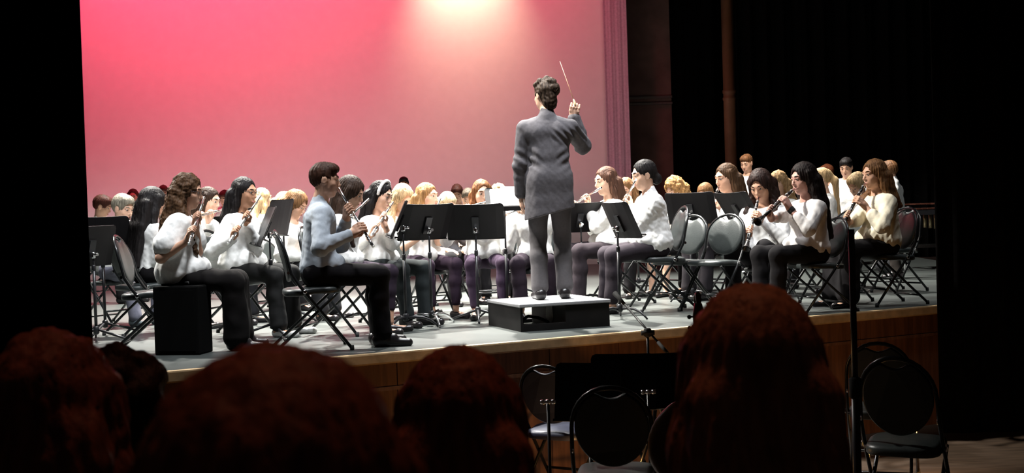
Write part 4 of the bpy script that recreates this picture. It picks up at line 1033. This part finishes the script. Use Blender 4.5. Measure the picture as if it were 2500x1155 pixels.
person('person in sheer cream blouse and long black skirt playing clarinet, rightmost of the seated players', (2134, 426), 272, 196,
       dict(kind='side', col=(0.14, 0.065, 0.025), fside=1, len=0.3, thick=1.04, curl=0.003), dict(col=(0.72, 0.66, 0.52), loose=0.026, flare=0.02, name='blouse', sleeve='34', wrinkle=0.009), dict(kind='skirt', col=(0.008, 0.007, 0.008)), 'heels', ('clarinet', (2047, 572), -1), lean=3, hd=(4, -6, 0), h=0.007, gs=1.06, who='player in the sheer cream blouse', skin_c=SK)
person('person in belted white shirt with back half turned, rightmost of all', (2170, 418), 205, 148, dict(kind='short', col=(0.10, 0.045, 0.018)), dict(col=(0.82, 0.82, 0.80), loose=0.026, hem=-0.02, collar=True), dict(kind='trousers', col=(0.03, 0.025, 0.022)), 'dress', None, stand=True, fem=False, h=0.009, hd=(0, -14, 0), extras=('belt',), skin_c=SK)
# emblem on the white T-shirt
def emblem():
    b = MB(); pts = []
    for i in range(14):
        a = 2*math.pi*i/14; r_ = (0.055 if i % 2 == 0 else 0.028); pts.append((r_*math.cos(a)*1.15, r_*math.sin(a)*0.9))
    b.prism(pts, 0, 0.003)
    o = b.build('chest_emblem', cloth((0.03, 0.035, 0.05)), kk)
    hp = [c for c in kk.children if c.name.startswith('lips')][0].matrix_local.translation
    o.location = (hp.x+0.015, hp.y+0.108, hp.z-0.33); o.rotation_euler = (math.radians(-84), 0, 0)
    return o
em = emblem()

# ------------------------------------------------------------------ conductor
def cond_arms(S, sc, tl):
    hand = tl(atd(1400, 285, F_PX/295 + 0.10))
    d = tl(atd(1408, 240, F_PX/295 + 0.10))-hand
    left = tl(atd(1271, 492, F_PX/295 - 0.05))
    el = tl(atd(1420, 372, F_PX/295 + 0.02))
    return {1: ('grip', hand, hand+unit(d)*0.085, v3((0.72, -0.1, -0.30)) , el+ (el-S[1])*2), -1: ('rest', left, v3((0.05, 0.12, -1)), v3((1, 0.1, 0)), S[-1]+v3((-0.2, -0.4, -0.3)))}
m_suit = mat('suit_wool', (0.105, 0.098, 0.106), 0.8, var=0.12, scale=50, bump=0.10, bscale=40, spec=0.2)
cond = person('person conducting on the podium, back turned, grey suit, right arm raised with a baton', (1331, 233), 297, 92,
       dict(kind='curlytop', col=(0.045, 0.028, 0.018)), dict(name='jacket', mat=m_suit, loose=0.024, hem=-0.24, sleeve='long', wrinkle=0.0035, folds=True, collar=True, flare=0.0, vent=True, tilt=(0.24, 0.0, -1)), dict(kind='trousers', col=(0.095, 0.088, 0.092)),
       'dress', None, stand=True, z0=0.215, fem=False, h=0.0065, arms=cond_arms, hd=(32, -6, 0), lean=2, skin_c=SKL, chair=False, build=1.0)

body_N = None
def cond_collar():
    o = implicit('shirt_collar', [cap((0, -0.006, 0.02), (0, 0.000, 0.080), 0.064, 0.059, k=0), dict(cap((0, 0.06, 0.03), (0, 0.12, 0.03), 0.03, 0.03, 0.01), op='s')], 0.006, cloth((0.85, 0.85, 0.84)), cond)
    hd_ = [c for c in cond.children if c.name.startswith('lips')][0].matrix_local.translation
    o.location = hd_ + Vector((0, -0.040, -0.150)); o['label'] = 'white shirt collar'
cond_collar()

# ------------------------------------------------------------------ conductor's shirt collar and baton
def to_world(o, p): return (Matrix.Translation(o.location) @ Matrix.Rotation(o.rotation_euler.z, 4, 'Z')) @ Vector(p)
bh, bt = atd(1402, 248, F_PX/297+0.10), atd(1367, 150, F_PX/297+0.30)
bat = thing('baton', 'thin pale baton in the raised hand of the conductor', 'baton', bh)
dv = (bt-bh)
b = MB(); b.tube([dv*0.05, dv], [0.0032, 0.0016], 8); b.build('shaft', mat('baton_wood', (0.62, 0.36, 0.20), 0.5), bat)
b = MB(); b.tube([dv*-0.12, dv*-0.06, dv*0.02, dv*0.06], [0.006, 0.011, 0.009, 0.004], 10); b.build('handle', mat('baton_cork', (0.55, 0.36, 0.2), 0.7), bat)

# ------------------------------------------------------------------ empty chairs
def chair_px(px, py, yaw, label, zs=1.0, z=0.0, group='empty folding chairs'):
    p = at(px, py, z); return place_chair(p.x, p.y, yaw, zs, label, group, z)
chair_px(1660, 752, 224, 'empty black padded folding chair right of the low bun, left one of the pair', 1.0)
chair_px(1748, 757, 224, 'empty black padded folding chair, right one of the pair behind the long-haired audience head', 1.0)
chair_px(2042, 738, 212, 'empty black padded folding chair between the lace top and the cream blouse', 1.0)
chair_px(2184, 712, 214, 'empty black padded folding chair at the right edge of the stage, behind the cream blouse', 1.0)

# stool under the centre-parted player
p = at(1196, 752)
st = thing('stool', 'round stool with black padded seat under the centre-parted player', 'stool', p)
b = MB(); b.lathe([(0.165, 0.455), (0.18, 0.465), (0.182, 0.49), (0.17, 0.51), (0.10, 0.52), (0.01, 0.522)], None, 32); b.build('seat', M_VINYL, st)
b = MB(); b.lathe([(0.16, 0.435), (0.172, 0.44), (0.172, 0.456), (0.16, 0.458)], None, 32); b.build('rim', M_CHROME, st)
for k in range(4):
    a = math.radians(45+90*k); b = MB(); b.tube([(0.13*math.cos(a), 0.13*math.sin(a), 0.44), (0.19*math.cos(a), 0.19*math.sin(a), 0.0)], 0.011, 8); b.build('leg', M_TUBE, st)
b = MB(); b.tube(arc((0, 0, 0.16), 0.168, 0, 345, 24), 0.008, 6, True); b.build('foot_ring', M_TUBE, st)

# ------------------------------------------------------------------ music stands on the stage
def stand_px(px, py, yaw, desk_py, label, tilt=25, **k):
    """px,py = pixel of the pole's foot; desk_py = pixel row of the desk's centre"""
    p = at(px, py); zc = atd(px, desk_py, p.y).z
    return music_stand(p.x, p.y, yaw, zc, tilt, label, **k)
stand_px(258, 818, 95, 575, 'black music stand at the far left, its desk hiding the bowed players', 14, base='straight', base_yaw=20, w=0.46)
stand_px(236, 835, 150, 600, 'black music stand cut off at the left edge, nearest the added drape', 14, base='straight', base_yaw=50, w=0.50)
stand_px(667, 822, 198, 552, 'black music stand tilted sideways on a straight tripod, behind the leftmost players', 24, base='straight', base_yaw=75, w=0.52, hh=0.34)
stand_px(700, 790, 215, 530, 'black music stand just behind the sideways tilted one', 14, base='arc', w=0.50)
stand_px(992, 803, 186, 535, 'black music stand seen edge-on beside the headband wearer', 24, base='arc', base_yaw=30)
stand_px(1055, 795, 128, 541, 'black music stand with curved chrome base, left of the two centre stands', 26, base='arc', bcol=M_CHROME, base_yaw=10)
stand_px(1168, 785, 88, 541, 'black music stand with chrome knob, right of the two centre stands', 24, base='straight', base_yaw=35, w=0.50)
stand_px(1281, 728, 95, 560, 'black music stand half hidden by the left leg of the conductor', 24, base='straight', base_yaw=35, sil=True)
stand_px(1424, 745, 105, 530, 'black music stand half hidden by the right side of the conductor', 30, base='arc')
stand_px(1514, 780, 24, 537, 'black music stand with crooked desk right of the podium', 25, base='arc', base_yaw=30, w=0.46)
stand_px(1690, 735, 60, 508, 'wide black music stand behind the two empty chairs', 22, base='arc', base_yaw=0, w=0.52)
stand_px(1800, 743, 25, 508, 'black music stand slanting in front of the straight-haired clarinettist', 34, base='straight', w=0.54, hh=0.36)
stand_px(1240, 778, 276, 486, 'black music stand carrying white sheet music left of the conductor', 42, base='arc', w=0.34, hh=0.26, paper=[(-0.01, 0.16, -0.125, 0.125, 2), (-0.17, 0.03, -0.11, 0.145, -2)])
stand_px(520, 730, 80, 560, 'black music stand in the second row behind the puffed blouse', 20)
stand_px(1560, 705, 70, 508, 'black music stand in the second row behind the low bun', 20)

# ------------------------------------------------------------------ black box, bottle, bag, percussion
p0, p1 = at(378, 868), at(488, 867)
bx = thing('speaker_box', 'black speaker box on the floor beside the leftmost chair', 'speaker', p0, math.atan2(p1.y-p0.y, p1.x-p0.x))
wb_ = (p1-p0).length; hb = atd(378, 700, p0.y).z
b = MB(); b.box((0, 0, 0), (wb_, 0.22, hb)); b.build('cabinet', mat('speaker_carpet', (0.004, 0.004, 0.004), 0.9, var=0.4, scale=120, spec=0.08), bx, bevel=0.012)
b = MB(); b.box((0.03, -0.006, 0.03), (wb_-0.03, 0.0, hb-0.03)); b.build('grille', mat('speaker_grille', (0.003, 0.003, 0.003), 0.8, var=0.6, scale=300, spec=0.08), bx)
b = MB(); b.tube([(wb_*0.35, 0.11, hb), (wb_*0.35, 0.11, hb+0.02), (wb_*0.65, 0.11, hb+0.02), (wb_*0.65, 0.11, hb)], 0.008, 8); b.build('handle', M_RUBBER, bx)
p = at(494, 812)
bo = thing('water_bottle', 'dark red water bottle on the floor beside the black speaker box', 'bottle', p)
b = MB(); b.lathe([(0.028, 0), (0.031, 0.005), (0.031, 0.13), (0.024, 0.155), (0.013, 0.17), (0.012, 0.185)], None, 20); b.build('body', mat('red_plastic', (0.25, 0.03, 0.035), 0.3), bo)
b = MB(); b.lathe([(0.015, 0.18), (0.015, 0.20), (0.012, 0.205)], None, 16); b.build('cap', mat('white_plastic', (0.7, 0.7, 0.7), 0.4), bo)

px1 = at(2233, 662); 
ky = thing('xylophone', 'dark keyboard percussion on chrome legs at the right edge of the stage', 'xylophone', (px1.x, px1.y, 0), math.radians(8))
for row, (y0, z_, ln) in enumerate(((0.0, 0.80, 0.30), (0.26, 0.86, 0.24))):
    for i in range(12):
        if row == 1 and i % 7 in (2, 6): continue
        b = MB(); b.box((-0.1+i*0.075+row*0.037, y0, z_), (-0.1+i*0.075+0.066+row*0.037, y0+ln-i*0.006, z_+0.022)); b.build('bar', mat('rosewood', (0.05, 0.018, 0.012), 0.25), ky, bevel=0.004)
b = MB(); b.box((-0.16, -0.04, 0.73), (0.90, 0.0, 0.79)); b.box((-0.16, 0.46, 0.73), (0.90, 0.5, 0.79)); b.box((-0.16, 0, 0.73), (-0.12, 0.46, 0.79)); b.box((0.86, 0, 0.73), (0.90, 0.46, 0.79)); b.build('frame', M_BLACK_METAL, ky)
for i in range(12):
    b = MB(); b.tube([(-0.067+i*0.075, 0.15, 0.785), (-0.067+i*0.075, 0.15, 0.60-0.01*i)], 0.024, 10); b.build('resonator', mat('resonator_brass', (0.30, 0.24, 0.14), 0.3, 0.9), ky)
for (x, y) in ((-0.13, 0.0), (-0.13, 0.46), (0.84, 0.0), (0.84, 0.46)):
    b = MB(); b.tube([(x, y, 0.73), (x, y, 0.0)], 0.016, 10); b.build('leg', M_CHROME, ky)
b = MB(); b.box((-0.13, -0.012, 0.30), (0.84, 0.012, 0.335)); b.box((-0.13, 0.45, 0.30), (0.84, 0.47, 0.335)); b.build('brace', M_CHROME, ky)
p = at(2168, 668)
bg = implicit('bag', [ell((0, 0, 0.13), (0.17, 0.11, 0.14), k=0.02), below(0.002)], 0.012, cloth((0.05, 0.05, 0.055)), None, lambda V, N: V+N*(0.008*wavy(V, 30, 3))[:, None])
bg.location = (p.x, p.y, 0); tag(bg, 'soft grey bag on the floor beside the chrome percussion legs', 'bag')

# ------------------------------------------------------------------ microphone stand with boom before the stage edge
def mic(px, joint_py, depth, boom_a, boom_b, label):
    j = atd(px, joint_py, depth)
    r = thing('microphone_stand', label, 'microphone stand', (j.x, j.y, -1.04))
    jz = j.z+1.04
    b = MB(); b.tube([(0, 0, 0.10), (0, 0, 0.75)], 0.013, 12); b.build('lower_pole', M_BLACK_METAL, r)
    b = MB(); b.tube([(0, 0, 0.75), (0, 0, jz)], 0.009, 10); b.lathe([(0.013, 0.72), (0.019, 0.73), (0.019, 0.80), (0.011, 0.81)], None, 14); b.build('upper_pole', M_BLACK_METAL, r)
    A = atd(*boom_a)-j; B = atd(*boom_b)-j; o = Vector((0, 0, jz))
    b = MB(); b.tube([o+A, o+B], 0.0075, 10); b.build('boom', M_BLACK_METAL, r)
    d = (B-A).normalized()
    b = MB(); b.tube([o+A-d*0.02, o+A+d*0.10], 0.012, 10); b.build('counterweight', M_RUBBER, r)
    b = MB(); b.lathe([(0.018, -0.03), (0.026, -0.02), (0.026, 0.02), (0.018, 0.03)], Matrix.Translation(o), 14); b.tube([o+Vector((-0.045, -0.01, 0)), o+Vector((0.045, -0.01, 0))], [0.018, 0.018], 12); b.build('clutch', M_RUBBER, r)
    for k in range(3):
        a = math.radians(30+120*k); b = MB(); b.tube([(0.015*math.cos(a), 0.015*math.sin(a), 0.14), (0.33*math.cos(a), 0.33*math.sin(a), 0.012)], 0.009, 8); b.build('leg', M_BLACK_METAL, r)
    b = MB(); b.tube([o+B, o+B+d*0.05, o+B+d*0.13], [0.011, 0.013, 0.020], 12); b.build('microphone', M_RUBBER, r)
    return r
mic(1581, 812, 8.3, (1626, 858, 8.15), (1524, 742, 8.55), 'black boom microphone stand in front of the stage edge, right of the podium')
# thick dark stand standing in front of the right part of the stage
j = atd(2078, 560, 6.2)
r = thing('loudspeaker_stand', 'thick dark pole stand in front of the stage at right', 'stand', (j.x, j.y, -1.04))
b = MB(); b.tube([(0, 0, 0.2), (0, 0, 1.05)], 0.022, 14); b.build('lower_pole', M_BLACK_METAL, r)
b = MB(); b.tube([(0, 0, 1.0), (0, 0, j.z+1.04)], 0.016, 14); b.build('upper_pole', M_BLACK_METAL, r)
b = MB(); b.lathe([(0.022, 0.98), (0.032, 0.99), (0.032, 1.08), (0.018, 1.09)], None, 16); b.build('collar', M_RUBBER, r)
for k in range(3):
    a = math.radians(20+120*k); b = MB(); b.tube([(0.02*math.cos(a), 0.02*math.sin(a), 0.55), (0.42*math.cos(a), 0.42*math.sin(a), 0.012)], 0.012, 8); b.build('leg', M_BLACK_METAL, r)

# ------------------------------------------------------------------ orchestra pit: chairs, stands
def pit_chair(px, py_top, depth, yaw, label):
    q = atd(px, py_top, depth); top_h = q.z+1.04
    a = math.radians(yaw); return place_chair(q.x+0.26*math.cos(a), q.y+0.26*math.sin(a), yaw, top_h/0.868, label, 'folding chairs in the pit', -1.04, 1.05)
bc = pit_chair(1325, 888, 8.2, 60, 'dark blue folding chair in the pit, closest to the stage front')
for c_ in bc.children:
    if c_.name.split('.')[0] in ('seat', 'backrest'):
        c_.material_slots[0].link = 'OBJECT'; c_.material_slots[0].material = mat('blue_vinyl', (0.035, 0.042, 0.085), 0.45)
pit_chair(1487, 938, 6.5, 80, 'black folding chair with shiny oval back rim in the pit, nearest the audience')
pit_chair(1690, 880, 7.6, 110, 'folding chair in the pit half hidden behind the long-haired audience head')
pit_chair(2142, 832, 8.4, 70, 'folding chair at the right of the pit, behind the other right-hand one')
pit_chair(2182, 866, 7.0, 60, 'folding chair at the right of the pit, in front of the other right-hand one')
def pit_stand(px, py, depth, yaw, tilt, label, w=0.5):
    q = atd(px, py, depth); music_stand(q.x, q.y, yaw, q.z+1.04, tilt, label, z=-1.04, w=w, group='music stands in the pit')
pit_stand(1522, 930, 7.3, 262, 12, 'black music stand desk in the pit, right behind the shiny oval chair back', 0.38)
pit_stand(1438, 955, 7.0, 255, 12, 'black music stand desk in the pit, left behind the shiny oval chair back', 0.38)
pit_stand(1655, 925, 7.4, 285, 14, 'black music stand desk in the pit beside the long-haired audience head', 0.40)
for i, (px, py, dp, lab) in enumerate(((1338, 981, 6.7, 'chrome clamp bar in the pit, left one by the dark blue chair'), (1583, 957, 6.9, 'chrome clamp bar in the pit, right one below the boom stand'))):
    q = atd(px, py, dp)
    r = thing('clamp_bar', lab, 'clamp', q, 0.0, 'chrome clamp bars in the pit')
    b = MB(); b.tube([(-0.042, 0, 0), (0.042, 0, 0)], 0.010, 10); b.build('bar', M_CHROME, r)
    for x in (-0.03, 0.0, 0.03):
        b = MB(); b.lathe([(0.012, -0.011), (0.013, 0), (0.012, 0.011)], Matrix.Translation((x, 0, 0)) @ Matrix.Rotation(math.pi/2, 4, 'Y'), 12); b.build('ring', M_CHROME, r)
    b = MB(); b.tube([(0, 0.01, 0), (0, 0.02, -(q.z+1.04))], 0.009, 8); b.build('post', M_BLACK_METAL, r)
# scroll and neck of a double bass standing in the pit
q = atd(1706, 800, 5.6)
db = thing('double_bass', 'brown scroll and neck of a string bass standing in the pit', 'double bass', (q.x, q.y, -1.04))
zt = q.z+1.04; m_bass = mat('bass_varnish', (0.16, 0.075, 0.02), 0.35, var=0.3, scale=14, stretch=(1, 1, 0.3))
b = MB(); b.tube([(0.0, 0, 0.35+zt*0.0+0.9), (0, 0, zt-0.02)], [0.022, 0.020], 12); b.build('neck', m_bass, db)
b = MB(); b.tube([(0, 0, zt-0.02), (0, -0.01, zt+0.06), (0, 0.0, zt+0.11)], [0.024, 0.028, 0.018], 12)
b.tube([(0, 0.01, zt+0.10)]+[(0, 0.015+(0.032-0.0015*k)*math.cos(k*0.55)-0.01, zt+0.125+(0.030-0.0015*k)*math.sin(k*0.55)) for k in range(16)], [0.016]+[0.015-0.0004*k for k in range(16)], 10); b.build('scroll', m_bass, db)
for k, (sx, dz) in enumerate(((-1, 0.0), (1, 0.02), (-1, 0.05), (1, 0.07))):
    b = MB(); b.tube([(0, 0, zt+dz), (0.038*sx, 0, zt+dz)], 0.004, 8); b.lathe([(0.004, -0.003), (0.010, -0.002), (0.010, 0.002), (0.004, 0.003)], Matrix.Translation((0.042*sx, 0, zt+dz)) @ Matrix.Rotation(math.pi/2, 4, 'Y') @ Matrix.Rotation(math.pi/2, 4, 'X'), 12); b.build('tuning_peg', M_BLACK_METAL, db)
B_ = []
for sx in (-1, 1):
    B_ += [ell((0, 0, 0.42), (0.33, 0.10, 0.30), k=0.05), ell((0, 0, 0.88), (0.25, 0.09, 0.24), k=0.10)]
implicit('body', B_[:2] + [cap((0, 0, 0.05), (0, 0, 0.2), 0.02, k=0.02), ell((0.30, 0, 0.70), (0.10, 0.2, 0.10), None, 0.03, 's'), ell((-0.30, 0, 0.70), (0.10, 0.2, 0.10), None, 0.03, 's')], 0.015, m_bass, db)

# ------------------------------------------------------------------ audience
AUD = (0.022, 0.016, 0.016)
person('audience member in front at left centre, broad dark-haired head close to the viewer', (672, 1315), 3300, 88, dict(kind='wavy', col=(0.17, 0.06, 0.035), len=0.24, thick=1.16, curl=0.003), dict(col=AUD), dict(kind='trousers', col=AUD), 'dress', None, z0=-1.04, hd=(0, 0, 4), h=0.008, chair=False, faceparts=True)
person('audience member in the middle, round dark-haired head before the podium', (1123, 1063), 1700, 90, dict(kind='long', col=(0.19, 0.065, 0.035), len=0.30, thick=1.0), dict(col=AUD), dict(kind='trousers', col=AUD), 'dress', None, z0=-1.04, h=0.008, chair=False)
person('audience member at right with long straight auburn hair seen from behind', (1836, 930), 1650, 90, dict(kind='long', col=(0.26, 0.13, 0.075), len=0.46, thick=1.15, curl=0.001), dict(col=(0.05, 0.02, 0.018)), dict(kind='trousers', col=AUD), 'dress', None, z0=-1.04, h=0.0075, chair=False, build=1.05)
person('audience member at the left edge with dark curly hair, partly cut off', (135, 1036), 1650, 88, dict(kind='wavy', col=(0.14, 0.05, 0.03), len=0.26, thick=1.1, curl=0.006), dict(col=AUD), dict(kind='trousers', col=AUD), 'dress', None, z0=-1.04, h=0.009, chair=False)
person('audience member peeking out beyond the curly head at the left edge', (297, 1012), 1150, 88, dict(kind='curlytop', col=(0.02, 0.010, 0.008)), dict(col=AUD), dict(kind='trousers', col=AUD), 'dress', None, z0=-1.04, h=0.01, chair=False, fem=False)
